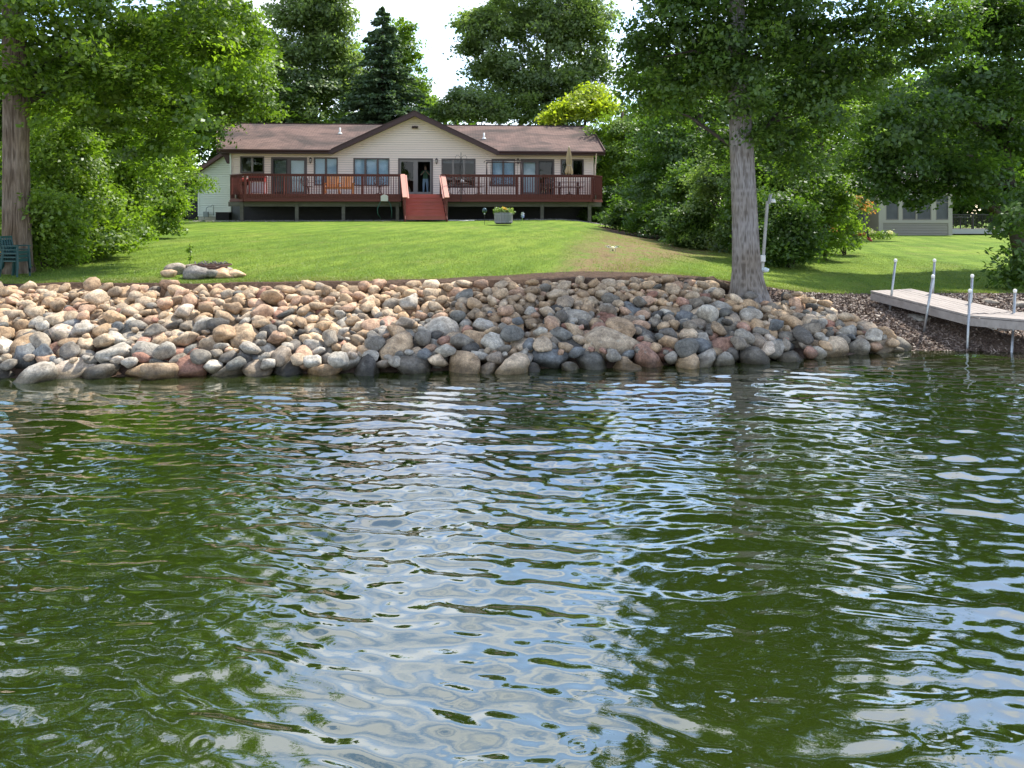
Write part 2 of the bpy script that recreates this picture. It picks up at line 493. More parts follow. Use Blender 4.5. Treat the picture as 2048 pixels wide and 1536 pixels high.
# ------------------------------------------------------------------ stones
def rock_meshes(n, subdiv, mats):
    import bmesh
    res = []
    for i in range(n):
        bm = bmesh.new(); bmesh.ops.create_icosphere(bm, subdivisions=subdiv, radius=1)
        rg = np.random.default_rng(100 + i)
        V = np.array([v.co[:] for v in bm.verts]); D = V / np.linalg.norm(V, axis=1)[:, None]
        ang = i % 3 != 0
        npl = 7 if ang else 9
        nr = rg.normal(size=(npl, 3)); nr /= np.linalg.norm(nr, axis=1)[:, None]
        of = rg.uniform(.46, .86, npl) if ang else rg.uniform(.60, .95, npl)
        q = np.clip(D @ nr.T, 1e-3, None) / of[None, :]
        p = 60 if ang else 18
        r = 1 / ((q ** p).sum(1) + 1.0) ** (1 / p)
        for k in range(4):
            f = rg.normal(size=3) * (2.2 + k); r *= 1 + .035 * np.sin(D @ f + rg.uniform(0, 6))
        for k in range(3):
            f = rg.normal(size=3) * (7 + 3 * k); r *= 1 + .007 * np.sin(D @ f + rg.uniform(0, 6))
        s = np.array([1.26, 1.0 + .14 * rg.random(), .74 + .22 * rg.random()])
        V = D * r[:, None] * s
        for v, c_ in zip(bm.verts, V): v.co = c_
        me = bpy.data.meshes.new('boulder'); bm.to_mesh(me); bm.free()
        for p_ in me.polygons: p_.use_smooth = True
        me.materials.append(mats)
        res.append(me)
    return res

def rock_mat(name, use_attr):
    m = bpy.data.materials.new(name); m.use_nodes = True
    t = m.node_tree; N = t.nodes; L = t.links; P = N['Principled BSDF']
    g = N.new('ShaderNodeNewGeometry')
    if use_attr:
        a = N.new('ShaderNodeAttribute'); a.attribute_name = 'tone'; base = a.outputs['Color']
        vec = g.outputs['Position']; off = None
    else:
        a = N.new('ShaderNodeObjectInfo'); base = a.outputs['Color']
        vec = g.outputs['Position']
    def nz(s, d, r_):
        n_ = N.new('ShaderNodeTexNoise'); n_.inputs['Scale'].default_value = s; n_.inputs['Detail'].default_value = d
        n_.inputs['Roughness'].default_value = r_; L.new(vec, n_.inputs['Vector']); return n_.outputs['Fac']
    def rp(f, a0, a1, p0=.3, p1=.7):
        r_ = N.new('ShaderNodeValToRGB'); r_.color_ramp.elements[0].position = p0; r_.color_ramp.elements[1].position = p1
        r_.color_ramp.elements[0].color = (*a0, 1); r_.color_ramp.elements[1].color = (*a1, 1); L.new(f, r_.inputs['Fac']); return r_.outputs['Color']
    def mul(a_, b_, f=1.0, bt='MULTIPLY'):
        k = N.new('ShaderNodeMixRGB'); k.blend_type = bt
        if isinstance(f, float): k.inputs['Fac'].default_value = f
        else: L.new(f, k.inputs['Fac'])
        L.new(a_, k.inputs['Color1']); L.new(b_, k.inputs['Color2']); return k.outputs['Color']
    c = mul(base, rp(nz(6, 6, .7), (.60, .57, .53), (1.28, 1.26, 1.22), .36, .64))
    c = mul(c, rp(nz(26, 5, .7), (.60, .60, .61), (1.24, 1.23, 1.2)))
    c = mul(c, rp(nz(90, 2, .6), (.72, .72, .74), (1.12, 1.12, 1.1), .35, .6))
    li = rp(nz(7.5, 6, .75), (0, 0, 0), (.55, .55, .55), .60, .68)
    lc = N.new('ShaderNodeRGB'); lc.outputs[0].default_value = (.36, .36, .31, 1)
    c = mul(c, lc.outputs[0], li, 'MIX')
    # wet and algae-dark band just above the lake
    sx = N.new('ShaderNodeSeparateXYZ'); L.new(g.outputs['Position'], sx.inputs[0])
    ad = N.new('ShaderNodeMath'); ad.operation = 'MULTIPLY_ADD'; ad.inputs[1].default_value = .10; L.new(nz(3.2, 3, .6), ad.inputs[0])
    mr = N.new('ShaderNodeMapRange'); mr.inputs['From Min'].default_value = .11; mr.inputs['From Max'].default_value = .20
    mr.inputs['To Min'].default_value = 1; mr.inputs['To Max'].default_value = 0
    L.new(sx.outputs['Z'], ad.inputs[2]); L.new(ad.outputs[0], mr.inputs['Value'])
    wt = N.new('ShaderNodeRGB'); wt.outputs[0].default_value = (.34, .32, .26, 1)
    c = mul(c, wt.outputs[0], mr.outputs['Result'])
    L.new(c, P.inputs['Base Color'])
    r2 = N.new('ShaderNodeMapRange'); r2.inputs['To Min'].default_value = .82; r2.inputs['To Max'].default_value = .3
    L.new(mr.outputs['Result'], r2.inputs['Value']); L.new(r2.outputs['Result'], P.inputs['Roughness'])
    P.inputs['Specular IOR Level'].default_value = .3
    bp = N.new('ShaderNodeBump'); bp.inputs['Strength'].default_value = .8; bp.inputs['Distance'].default_value = .018
    L.new(nz(24, 7, .7), bp.inputs['Height']); L.new(bp.outputs['Normal'], P.inputs['Normal'])
    return m
RM = rock_mat('fieldstone', False); RMA = rock_mat('fieldstone_mass', True)
ROCKS = rock_meshes(22, 3, RM)
ROCK_LO = rock_meshes(10, 2, RMA)

TAN = [(.50, .35, .22), (.44, .31, .20), (.54, .40, .27), (.37, .27, .18), (.50, .33, .23), (.42, .33, .24), (.56, .44, .32)]
GREY = [(.21, .19, .165), (.33, .30, .26), (.17, .155, .14), (.29, .25, .205), (.42, .39, .345), (.19, .185, .17), (.33, .27, .215), (.42, .385, .34)]
ODD = [(.30, .16, .12), (.50, .46, .40), (.09, .085, .08), (.42, .25, .19), (.55, .46, .38), (.21, .22, .23)]
def tone(t, x, rg):
    pt = .93 if t > .6 else (.74 if t > .42 else (.48 if t > .2 else .32))
    if x > 1.5: pt *= .75
    if x > 3.8 and t > .8: pt = .8
    u = rg.random()
    c = TAN[rg.integers(len(TAN))] if u < pt else (GREY[rg.integers(len(GREY))] if u < pt + (1 - pt) * .72 else ODD[rg.integers(len(ODD))])
    k = rg.uniform(.8, 1.18)
    return tuple(min(.7, q * k) for q in c)

def riprap():
    rg = np.random.default_rng(5)
    root = thing('riprap_bank', 'long sloping bank of piled tan and grey boulders along the water edge', 'stone bank', (0, 12, 0))
    def rim(x): return np.interp(x, [-60, 4.3, 4.85, 6.0], [-.10, -.10, -.6, -2.35]) + np.interp(x, TOX, TOY)
    P_ = []  # x,y,z,r
    def drop(x, y, r, sink=.35):
        z = gz(x, y) + r * .5 - r * sink
        if P_:
            A = np.array(P_)
            dd = np.hypot(A[:, 0] - x, A[:, 1] - y); rr = .80 * (A[:, 3] + r)
            q = rr ** 2 - dd ** 2
            ok = q > 0
            if ok.any(): z = max(z, (A[ok, 2] + .78 * np.sqrt(q[ok])).max())
        return z
    def pack(n, rlo, rhi, spacing, cap, lo=-.12):
        base = len(P_); tries = 0; got = 0
        while got < n and tries < n * 14:
            tries += 1
            x = rg.uniform(-9.2, 6.0); s = np.interp(x, SHX, SHY); t_ = rim(x)
            if t_ < s + .15: t_ = s + .15
            y = rg.uniform(s + lo, t_)
            tt = (y - s) / max(np.interp(x, TOX, TOY) - s, .3)
            r = rlo + (rhi - rlo) * rg.random() ** 1.6
            if tt > .6: r *= .92
            if tt < .3: r *= 1.12
            if 3.55 < x < 4.75 and y > 12.95: continue
            A = np.array(P_[base:]) if len(P_) > base else None
            if A is not None and (np.hypot(A[:, 0] - x, A[:, 1] - y) < spacing * (A[:, 3] + r)).any(): continue
            z = drop(x, y, r)
            if z > gz(x, y) + cap: continue
            P_.append((x, y, z, r)); got += 1
    # a few big ones where the photograph has them
    for px, py, r in [(790, 690, .27), (1215, 680, .34), (875, 655, .26), (1150, 640, .24), (60, 710, .24), (495, 672, .26), (1425, 585, .24),
                      (1500, 612, .2), (625, 655, .2), (1370, 632, .2), (380, 732, .2), (925, 718, .24), (210, 735, .2), (1560, 612, .2)]:
        for Yq in np.arange(9.9, 14.5, .02):
            x = (px - 1024) / F * Yq
            if gz(x, Yq) + r * .55 > EYE - (py - HOR) / F * Yq: break
        P_.append((x, Yq, gz(x, Yq) + r * .3, r))
    pack(520, .155, .25, .77, .14)
    pack(800, .09, .16, .80, .19)
    pack(240, .11, .18, 1.1, .25, -.05)
    pack(420, .045, .08, .9, .22, .0)
    A = np.array(P_)
    inview = np.abs(A[:, 0] / A[:, 1]) < .70
    sc = np.where(inview, A[:, 3] / A[:, 1] * (1 + .9 * (A[:, 2] - ground(A[:, 0], A[:, 1]))), 0)
    order = np.argsort(-sc); big = set(order[:298].tolist())
    SV, SF, ST = [], [], []; nb = 0
    lo = [(np.array([v.co[:] for v in me.vertices]), np.array([p.vertices[:] for p in me.polygons])) for me in ROCK_LO]
    for i, (x, y, z, r) in enumerate(P_):
        s = np.interp(x, SHX, SHY); tt = (y - s) / max(np.interp(x, TOX, TOY) - s, .3)
        c = tone(tt, x, rg)
        rot = Matrix.Rotation(rg.uniform(0, 6.28), 3, 'Z') @ Matrix.Rotation(rg.normal(0, .3), 3, 'X') @ Matrix.Rotation(rg.normal(0, .3), 3, 'Y')
        stretch = (rg.uniform(.92, 1.18), rg.uniform(.9, 1.1), rg.uniform(.88, 1.12))
        if i in big:
            o = link('boulder', ROCKS[rg.integers(len(ROCKS))], root)
            o.location = (x, y - 12, z)
            o.rotation_euler = rot.to_euler(); o.scale = (r * stretch[0], r * stretch[1], r * stretch[2]); o.color = (*c, 1)
            if c[0] > 1.9 * c[2] and c[0] < .40: o['label'] = 'rust red boulder'
            elif min(c) > .42: o['label'] = 'pale whitish boulder'
            elif max(c) < .13: o['label'] = 'nearly black boulder'
        else:
            vv, ff = lo[rg.integers(len(lo))]
            q = (vv * np.array(stretch) * r) @ np.array(rot).T + np.array([x, y - 12, z])
            SV.append(q); SF.append(ff + nb); nb += len(q); ST.append(np.tile([*c, 1], (len(q), 1)))
    me = np_mesh('small_boulders', np.vstack(SV), np.vstack(SF), RMA, True, {'tone': ('FLOAT_COLOR', np.vstack(ST))})
    o = link('small_boulders', me, root); o['kind'] = 'stuff'
    return A
riprap()

def lone_rock(name, label, px, py, Yq, size, col, mi, rz=0, cat='boulder', parent=None, loc=None, group=None):
    o = link(name, ROCKS[mi], parent)
    o.location = loc if loc else wp(px, py, Yq)
    o.scale = size; o.rotation_euler = (0, 0, rz); o.color = (*col, 1)
    if label: tag(o, label, cat, group)
    return o
for i, (px, py, Yq, s, c, mi, lb) in enumerate([
    (1832, 642, 13.1, (.24, .2, .15), (.42, .40, .37), 2, 'large pale grey boulder lying in the shade beneath the wooden ramp'),
    (1862, 668, 12.7, (.13, .1, .06), (.40, .36, .30), 5, 'flat tan stone on the chips below the ramp'),
    (1975, 603, 13.9, (.16, .1, .08), (.33, .28, .23), 1, 'brownish stone on the bank behind the ramp'),
    (2042, 612, 13.7, (.2, .14, .1), (.36, .33, .30), 7, 'grey stone at the right edge of the bank behind the dock'),
    (1993, 621, 13.5, (.07, .06, .05), (.5, .4, .28), 3, 'small tan stone in the soil behind the dock end'),
    (1788, 700, 11.9, (.16, .11, .07), (.34, .30, .24), 6, 'low stone at the waterline beyond the tip of the stone bank')]):
    lone_rock('boulder', lb, px, py, Yq, s, c, mi, i * 1.3, 'boulder')
# ------------------------------------------------------------------ foliage
def leaf_cloud(C_, A_, Rad, n_per, size, rg, flat=.5, aspect=1.55, droop=.15, shell=None, upb=.75, outb=.45, spread=.5):
    """C_ clump centres, A_ outward directions; every leaf is a small folded kite"""
    n = len(C_)
    ci = np.repeat(np.arange(n), n_per)
    N_ = len(ci)
    rr = Rad[ci]
    q = rg.normal(size=(N_, 3)) * .5
    ln = np.linalg.norm(q, axis=1)[:, None]; q = np.where(ln > 1.1, q / ln * 1.1, q)
    q[:, 2] *= flat
    pos = C_[ci] + q * rr[:, None]
    pos[:, 2] -= droop * rr * (q[:, 0] ** 2 + q[:, 1] ** 2)
    cn = rg.normal(size=(n, 3)) * .55
    nrm = rg.normal(size=(N_, 3)) * spread + np.array([0, 0, upb]) + A_[ci] * outb + cn[ci]
    nrm /= np.linalg.norm(nrm, axis=1)[:, None]
    tmp = rg.normal(size=(N_, 3))
    ax = np.cross(nrm, tmp); ax /= np.linalg.norm(ax, axis=1)[:, None] + 1e-9
    sd_ = np.cross(nrm, ax)
    s = (size * rg.uniform(.5, 1.45, N_))[:, None]
    w_ = s / aspect
    b = pos - ax * s * .5
    tip = pos + ax * s * .5 - nrm * s * .10
    l = pos + sd_ * w_ * .5 + nrm * s * .08 - ax * s * .08
    r = pos - sd_ * w_ * .5 + nrm * s * .08 - ax * s * .08
    V = np.stack([b, r, tip, l], 1).reshape(-1, 3)
    cv = rg.random(n)[ci] * .5 + rg.random(N_) * .5
    return V, np.repeat(cv, 4)

def crown_mesh(name, blobs, n_leaves, size, m, rg, clump=.5, flat=.5, inner=.28, **kw):
    """blobs: list of (centre, radii) ellipsoids; clumps sit mostly near their surface, some fill the inside"""
    vol = np.array([r[0] * r[1] * r[2] for _, r in blobs]) ** .75
    vol /= vol.sum()
    cc, aa, rd = [], [], []
    per = kw.pop('per', 80)
    ncl = max(8, int(n_leaves / per))
    for (c, r), w_ in zip(blobs, vol):
        k = max(3, int(ncl * w_))
        d_ = rg.normal(size=(k, 3)); d_ /= np.linalg.norm(d_, axis=1)[:, None]
        d_[:, 2] = np.where(d_[:, 2] < -.55, -d_[:, 2] * .6, d_[:, 2])
        lump = 1 + .20 * np.sin(d_[:, 0] * 5 + c[0]) * np.sin(d_[:, 2] * 6 + c[1]) + .13 * np.sin(d_[:, 1] * 9 + c[2])
        rad = np.where(rg.random(k) < inner, rg.uniform(.15, .75, k), rg.uniform(.78, 1.03, k)) * lump
        p = np.array(c)[None] + d_ * rad[:, None] * np.array(r)[None]
        cc.append(p); aa.append(d_ * .9 + np.array([0, 0, .1])); rd.append(clump * rg.uniform(.6, 1.3, k))
    V, cv = leaf_cloud(np.vstack(cc), np.vstack(aa), np.concatenate(rd), per, size, rg, flat=flat, **kw)
    Fq = np.arange(len(V), dtype=np.int32).reshape(-1, 4)
    return np_mesh(name, V, Fq, m, False, {'var': ('FLOAT', cv)})

def noise1(x, seed):
    r_ = np.random.default_rng(seed); tb = r_.random(256)
    i = np.floor(x).astype(int); f = x - i; f = f * f * (3 - 2 * f)
    return tb[i % 256] * (1 - f) + tb[(i + 1) % 256] * f
def noise2(x, y, seed, wrap=None):
    r_ = np.random.default_rng(seed); tb = r_.random((256, 256))
    xi = np.floor(x).astype(int); yi = np.floor(y).astype(int); fx = x - xi; fy = y - yi
    fx = fx * fx * (3 - 2 * fx); fy = fy * fy * (3 - 2 * fy)
    w_ = wrap or 256
    a = tb[yi % 256, xi % w_]; b = tb[yi % 256, (xi + 1) % w_]; c = tb[(yi + 1) % 256, xi % w_]; d_ = tb[(yi + 1) % 256, (xi + 1) % w_]
    return (a * (1 - fx) + b * fx) * (1 - fy) + (c * (1 - fx) + d_ * fx) * fy

def bark_mesh(name, path, rad, m, nseg=96, zs=.05, ridge=.05, ridges=22, flare=0.5, flare_h=.5, roots=5, seed=3, stretch=.9):
    """trunk with furrowed bark and spreading root flare; path = [(x,y,z)...] local"""
    path = np.array(path, float); rad = np.array(rad, float)
    L_ = np.concatenate([[0], np.cumsum(np.linalg.norm(np.diff(path, axis=0), axis=1))])
    n = max(8, int(L_[-1] / zs))
    s = np.linspace(0, L_[-1], n)
    cx = np.interp(s, L_, path[:, 0]); cy = np.interp(s, L_, path[:, 1]); cz = np.interp(s, L_, path[:, 2]); rr = np.interp(s, L_, rad)
    th = np.linspace(0, 2 * np.pi, nseg, endpoint=False)
    T, S = np.meshgrid(th, s)
    u = T / (2 * np.pi) * ridges
    wob = (noise2(u * .5, S * 2.6, seed + 1, ridges // 2) - .5) * 2.4
    n1_ = noise2((u + wob) % ridges, S * stretch, seed, ridges)
    n2_ = noise2((u * 2) % (ridges * 2), S * 5.0, seed + 2, ridges * 2)
    rd = 1 - 2 * np.abs(n1_ - .5)
    disp = ridge * (rd - .5) + ridge * .35 * (n2_ - .5)
    fl = flare * np.exp(-S / flare_h) * (.65 + .35 * np.cos(T * roots + 1.0 + .8 * np.sin(T * 2))) 
    Rr = rr[:, None] * (1 + disp + fl)
    V = np.stack([cx[:, None] + Rr * np.cos(T), cy[:, None] + Rr * np.sin(T), cz[:, None] + 0 * T], -1).reshape(-1, 3)
    idx = np.arange(n * nseg).reshape(n, nseg); i2 = np.roll(idx, -1, 1)
    Fq = np.stack([idx[:-1], i2[:-1], i2[1:], idx[1:]], -1).reshape(-1, 4)
    return np_mesh(name, V, Fq, m, True, {'groove': ('FLOAT', rd)})

def bark_mat(name, a, b, sc=1.0):
    m = bpy.data.materials.new(name); m.use_nodes = True
    t = m.node_tree; N = t.nodes; L = t.links; P = N['Principled BSDF']
    P.inputs['Roughness'].default_value = .9; P.inputs['Specular IOR Level'].default_value = .15
    tc_ = N.new('ShaderNodeTexCoord')
    mp_ = N.new('ShaderNodeMapping'); mp_.inputs['Scale'].default_value = (34 * sc, 34 * sc, 3.2 * sc)
    nz = N.new('ShaderNodeTexNoise'); nz.inputs['Scale'].default_value = 1; nz.inputs['Detail'].default_value = 7; nz.inputs['Roughness'].default_value = .7
    L.new(tc_.outputs['Object'], mp_.inputs['Vector']); L.new(mp_.outputs['Vector'], nz.inputs['Vector'])
    rp = N.new('ShaderNodeValToRGB')
    rp.color_ramp.elements[0].position = .32; rp.color_ramp.elements[0].color = (*a, 1)
    rp.color_ramp.elements[1].position = .66; rp.color_ramp.elements[1].color = (*b, 1)
    L.new(nz.outputs['Fac'], rp.inputs['Fac'])
    at = N.new('ShaderNodeAttribute'); at.attribute_name = 'groove'
    n2 = N.new('ShaderNodeTexNoise'); n2.inputs['Scale'].default_value = 1.6; n2.inputs['Detail'].default_value = 3
    L.new(tc_.outputs['Object'], n2.inputs['Vector'])
    r2 = N.new('ShaderNodeValToRGB'); r2.color_ramp.elements[0].position = .3; r2.color_ramp.elements[1].position = .7
    r2.color_ramp.elements[0].color = (.8, .72, .62, 1); r2.color_ramp.elements[1].color = (1.1, 1.1, 1.12, 1)
    L.new(n2.outputs['Fac'], r2.inputs['Fac'])
    k = N.new('ShaderNodeMixRGB'); k.blend_type = 'MULTIPLY'; k.inputs['Fac'].default_value = 1
    L.new(rp.outputs['Color'], k.inputs['Color1']); L.new(r2.outputs['Color'], k.inputs['Color2'])
    r3 = N.new('ShaderNodeValToRGB'); r3.color_ramp.elements[0].position = .2; r3.color_ramp.elements[1].position = .8
    r3.color_ramp.elements[0].color = (.58, .55, .52, 1); r3.color_ramp.elements[1].color = (1.1, 1.1, 1.1, 1); L.new(at.outputs['Fac'], r3.inputs['Fac'])
    k2 = N.new('ShaderNodeMixRGB'); k2.blend_type = 'MULTIPLY'; k2.inputs['Fac'].default_value = 1
    L.new(k.outputs['Color'], k2.inputs['Color1']); L.new(r3.outputs['Color'], k2.inputs['Color2']); L.new(k2.outputs['Color'], P.inputs['Base Color'])
    bp = N.new('ShaderNodeBump'); bp.inputs['Strength'].default_value = .8; bp.inputs['Distance'].default_value = .02
    L.new(nz.outputs['Fac'], bp.inputs['Height']); L.new(bp.outputs['Normal'], P.inputs['Normal'])
    return m
BARK = bark_mat('oak_bark', (.095, .072, .052), (.23, .185, .14))
BARKG = bark_mat('grey_bark', (.17, .155, .145), (.29, .27, .255), 1.3)
BARKD = mat('dark_bark', (.09, .072, .058), .9, noise=((6, 6, 2), .2, (.04, .032, .026)), spec=.1)

LF_OAK = leaf_mat('maple_leaf', (0.060, 0.101, 0.012), (0.120, 0.184, 0.018), (0.224, 0.306, 0.033), .5)
LF_DEEP = leaf_mat('shade_leaf', (0.041, 0.076, 0.015), (0.073, 0.128, 0.022), (0.136, 0.204, 0.034), .45)
LF_HEDGE = leaf_mat('hedge_leaf', (0.079, 0.125, 0.016), (0.150, 0.224, 0.024), (0.272, 0.360, 0.054), .48)
LF_FAR = leaf_mat('far_leaf', (0.090, 0.125, 0.052), (0.152, 0.204, 0.073), (0.258, 0.326, 0.112), .5)
LF_LIME = leaf_mat('lime_leaf', (0.16, 0.21, 0.02), (0.31, 0.36, 0.03), (0.50, 0.50, 0.06), .5)
LF_SPR = leaf_mat('spruce_needle', (0.055, 0.086, 0.047), (0.088, 0.137, 0.070), (0.143, 0.208, 0.101), .3)
LF_MID = leaf_mat('mid_leaf', (0.068, 0.112, 0.016), (0.125, 0.193, 0.024), (0.224, 0.306, 0.046), .48)

def limbs(mb, base, targets, r0, rg, n=6):
    for tg in targets:
        a = Vector(base); b = Vector(tg); mid = a.lerp(b, .45) + Vector((rg.normal() * .15, rg.normal() * .15, .12 * (b - a).length))
        pts = [a, a.lerp(mid, .6), mid, mid.lerp(b, .55) + Vector((0, 0, rg.normal() * .08)), b]
        mb.tube(pts, [r0, r0 * .8, r0 * .6, r0 * .38, r0 * .14], n)

def tree(name, label, cat, loc, path, rad, blobs, n_leaves, size, lm, bm_=BARKD, seed=1, clump=.5, flat=.5, limb_r=None, detail=False, group=None, inner=.28, dark_core=False, lmb=None, **kw):
    rg = np.random.default_rng(seed)
    L0 = Vector((loc[0], loc[1], gz(loc[0], loc[1]) - .08)); loc = L0
    root = thing(name, label, cat, loc, 0, group)
    if detail: me = bark_mesh('trunk', path, rad, bm_, **detail)
    else:
        mb = MB().tube(path, rad, 10); me = None
        mb.build('trunk', bm_, root, True)
    if me: link('trunk', me, root)
    bl = [(tuple(Vector(c) - L0), r) for c, r in blobs]
    if isinstance(lmb, int): lmb = bl[:lmb]
    mb = MB()
    top = Vector(path[-1])
    for c, r in (lmb if lmb is not None else bl[:10]):
        cpos = Vector(c)
        k = min(range(len(path)), key=lambda i: (Vector(path[i]) - cpos).length + (0 if path[i][2] < cpos.z else 5))
        limbs(mb, path[k], [cpos], limb_r or max(rad[k] * .45, .03), rg)
    if mb.v: mb.build('limbs', BARKD, root, True)
    me = crown_mesh('crown', bl, n_leaves, size, lm, rg, clump, flat, inner, **kw)
    link('crown', me, root)
    return root

def B(px, py, rx, ry, D, rd=None):
    """an ellipsoid of foliage given by where the photograph shows it and its distance"""
    s = D / F
    return (tuple(wp(px, py, D)), (rx * s, (rd if rd else rx * s), ry * s))

# --- the big tree by the left edge: trunk in view, crown over the left third
L1 = wp(35, 546, 14.6); L1.z = gz(L1.x, L1.y) - .05
tree('shade_tree', 'big furrowed brown trunk at the left edge carrying a wide leafy crown over the lawn', 'tree', L1,
     [(0, 0, 0), (-.02, 0, 1.5), (-.03, 0, 3.2), (-.1, 0, 5.5), (-.1, .1, 8)], [.232, .218, .208, .17, .10],
     [B(20, 60, 130, 100, 14.5, 1.5), B(170, 80, 150, 110, 15, 1.6), B(330, 120, 120, 110, 16, 1.6), B(430, 60, 100, 100, 17, 1.6),
      B(470, 130, 70, 80, 17, 1.2), B(250, 190, 110, 80, 15, 1.3), B(345, 235, 50, 70, 15.5, 1.0), B(365, 200, 45, 60, 15.8, .9), B(120, 170, 100, 60, 15, 1.2), B(150, 225, 70, 50, 14.8, .9), B(330, 250, 60, 60, 15.2, .8), B(20, 170, 60, 40, 14.0, .7),
      B(230, 250, 80, 60, 16, 1.0), B(330, 300, 50, 60, 16, .8), B(280, 340, 40, 45, 16, .7),
      B(100, -150, 250, 150, 15, 2.6), B(380, -130, 170, 130, 17, 2.2), B(-150, 60, 120, 160, 15, 2.0), B(-150, -260, 220, 160, 16, 2.6),
      B(220, -420, 260, 200, 17, 3.0), B(100, -700, 280, 200, 17, 3.2)],
     120000, .105, LF_OAK, BARK, 11, .40, .45, .07, lmb=4, detail=dict(nseg=200, zs=.04, ridge=.10, ridges=36, flare=.55, flare_h=.45, roots=4, seed=4, stretch=2.6))

# --- the big tree in the stone bank, right of centre
L2 = wp(1500, 580, 13.35); L2.z = gz(L2.x, L2.y) - .12
tree('shade_tree', 'tall smooth grey trunk rooted in the stone bank with a broad dark crown', 'tree', L2,
     [(0, 0, 0), (-.06, 0, .7), (-.09, 0, 1.6), (-.14, 0, 2.7), (-.2, .05, 4.2), (-.25, .1, 6.5), (-.2, .1, 9)], [.30, .235, .215, .20, .17, .12, .06],
     [B(1500, 60, 110, 110, 13.6, 1.3), B(1370, 60, 120, 110, 13.5, 1.2), B(1290, 120, 60, 90, 13.8, .9), B(1430, 160, 90, 80, 14, 1.1), B(1330, 200, 80, 60, 14.2, .9),
      B(1600, 90, 120, 110, 13.5, 1.2), B(1690, 160, 80, 90, 13.8, 1.0), B(1620, 220, 110, 80, 13.6, 1.1), B(1740, 60, 80, 70, 13.5, 1.0), B(1830, 60, 90, 55, 13.5, .9),
      B(1560, 290, 55, 60, 13.8, .7), B(1500, 215, 60, 55, 12.9, .45), B(1530, 290, 35, 45, 13.0, .35), B(1450, 120, 70, 50, 12.9, .5), B(1600, 330, 60, 60, 14.2, .7), B(1440, 300, 40, 60, 14.6, .6), B(1900, 70, 60, 60, 13.8, .7), B(1860, 130, 60, 45, 14, .6),
      B(1420, -120, 190, 120, 13.5, 2.2), B(1680, -120, 190, 120, 13.5, 2.2), B(1550, -380, 230, 180, 13.5, 2.6), B(1500, -650, 180, 150, 13.5, 2.2)],
     120000, .088, LF_DEEP, BARKG, 12, .36, .45, .04, lmb=9, detail=dict(nseg=200, zs=.03, ridge=.018, ridges=64, flare=.55, flare_h=.30, roots=4, seed=9, stretch=9))

# --- right edge tree, its low boughs hang over the right lawn
L3 = wp(2050, 470, 20.5); L3.z = gz(L3.x, L3.y) - .1
tree('leaning_tree', 'dark tree at the right edge whose leaning trunk and low boughs shade the far lawn', 'tree', L3,
     [(0, 0, 0), (-.25, 0, 1.2), (-.42, 0, 2.2), (-.6, 0, 3.6), (-.5, 0, 6), (-.4, 0, 9)], [.22, .19, .17, .15, .11, .05],
     [B(1960, 200, 110, 90, 19.5, 1.6), B(1850, 250, 110, 70, 19, 1.5), B(1790, 310, 70, 50, 19, 1.1), B(1900, 340, 110, 45, 19, 1.3), B(1850, 385, 55, 30, 19.3, .6), B(1770, 360, 60, 30, 19.3, .7), B(1830, 372, 55, 20, 19, .5), B(1940, 380, 60, 22, 19, .6), B(1720, 330, 45, 45, 20, .8), B(1780, 388, 45, 16, 19, .5), B(1975, 392, 55, 18, 19, .6), B(1850, 402, 25, 22, 19, .4),
      B(2010, 300, 80, 90, 20.5, 1.3), B(2030, 100, 100, 100, 19.5, 1.6), B(1950, 60, 70, 80, 20, 1.2), B(2040, 390, 50, 30, 20, .6),
      B(2030, 470, 22, 60, 16, .35), B(2045, 530, 40, 45, 15.4, .5), B(2025, 560, 28, 20, 15.2, .3), B(2070, 440, 50, 80, 17, .8),
      B(1880, -60, 120, 90, 20, 2.0), B(2160, 0, 150, 150, 20, 2.4)],
     80000, .115, LF_DEEP, BARKD, 13, .42, .5, .08)
# --- leafy hedge along the left lot line
HEDGE = [(90, 470, 70, 90, 15.6, 'bright'), (185, 440, 60, 95, 17.5, ''), (110, 330, 80, 110, 17, ''), (235, 410, 50, 90, 20.5, ''), (215, 300, 75, 95, 20, ''),
         (300, 385, 60, 85, 25, '')]
hl = ['leafy shrub at the foot of the big left trunk, lowest and nearest of the hedge', 'rounded bright green shrub in the hedge beside the lawn, second from the big trunk',
      'tall mass of bright leaves rising right behind the big left trunk', 'bright shrub midway along the hedge where the lawn edge bends back',
      'tall yellow green shrub standing above the middle of the hedge', 'furthest shrub of the hedge, below the hanging boughs']
for i, (px, py, rx, ry, D, _) in enumerate(HEDGE):
    bs = [B(px, py, rx, ry, D, 1.0)]
    rg = np.random.default_rng(40 + i)
    for k in range(5):
        bs.append(B(px + rg.uniform(-.8, .7) * rx, py + rg.uniform(-.6, .75) * ry, rx * .55, ry * .45, D + rg.uniform(-.5, .5), .6))
    x, y = (px - 1024) / F * D, D
    g = gz(x, y)
    bs.append(((x, y, g + .5), (rx * D / F * .95, .9, .55)))
    tree('hedge_shrub', hl[i], 'shrub', (x, y, g - .05), [(0, 0, 0), (.03, 0, .6), (0, .05, 1.2)], [.05, .04, .02], bs, 17000, .085 + .004 * i, LF_HEDGE, BARKD, 50 + i, .33, .6,
         group='shrubs of the left lot line', inner=.2)
tree('tall_shrub', 'light green tall bush behind the hedge and left of the dark leaning trunk', 'shrub', tuple(wp(330, 445, 33)), [(0, 0, 0), (0, 0, 3)], [.1, .05],
     [B(280, 300, 80, 90, 32, 1.6), B(330, 340, 55, 80, 33, 1.4), B(385, 365, 40, 30, 32, .8), B(250, 400, 70, 50, 31, 1.2), B(320, 410, 45, 40, 33, 1.0)], 16000, .13, LF_HEDGE, BARKD, 57, .5, .5)
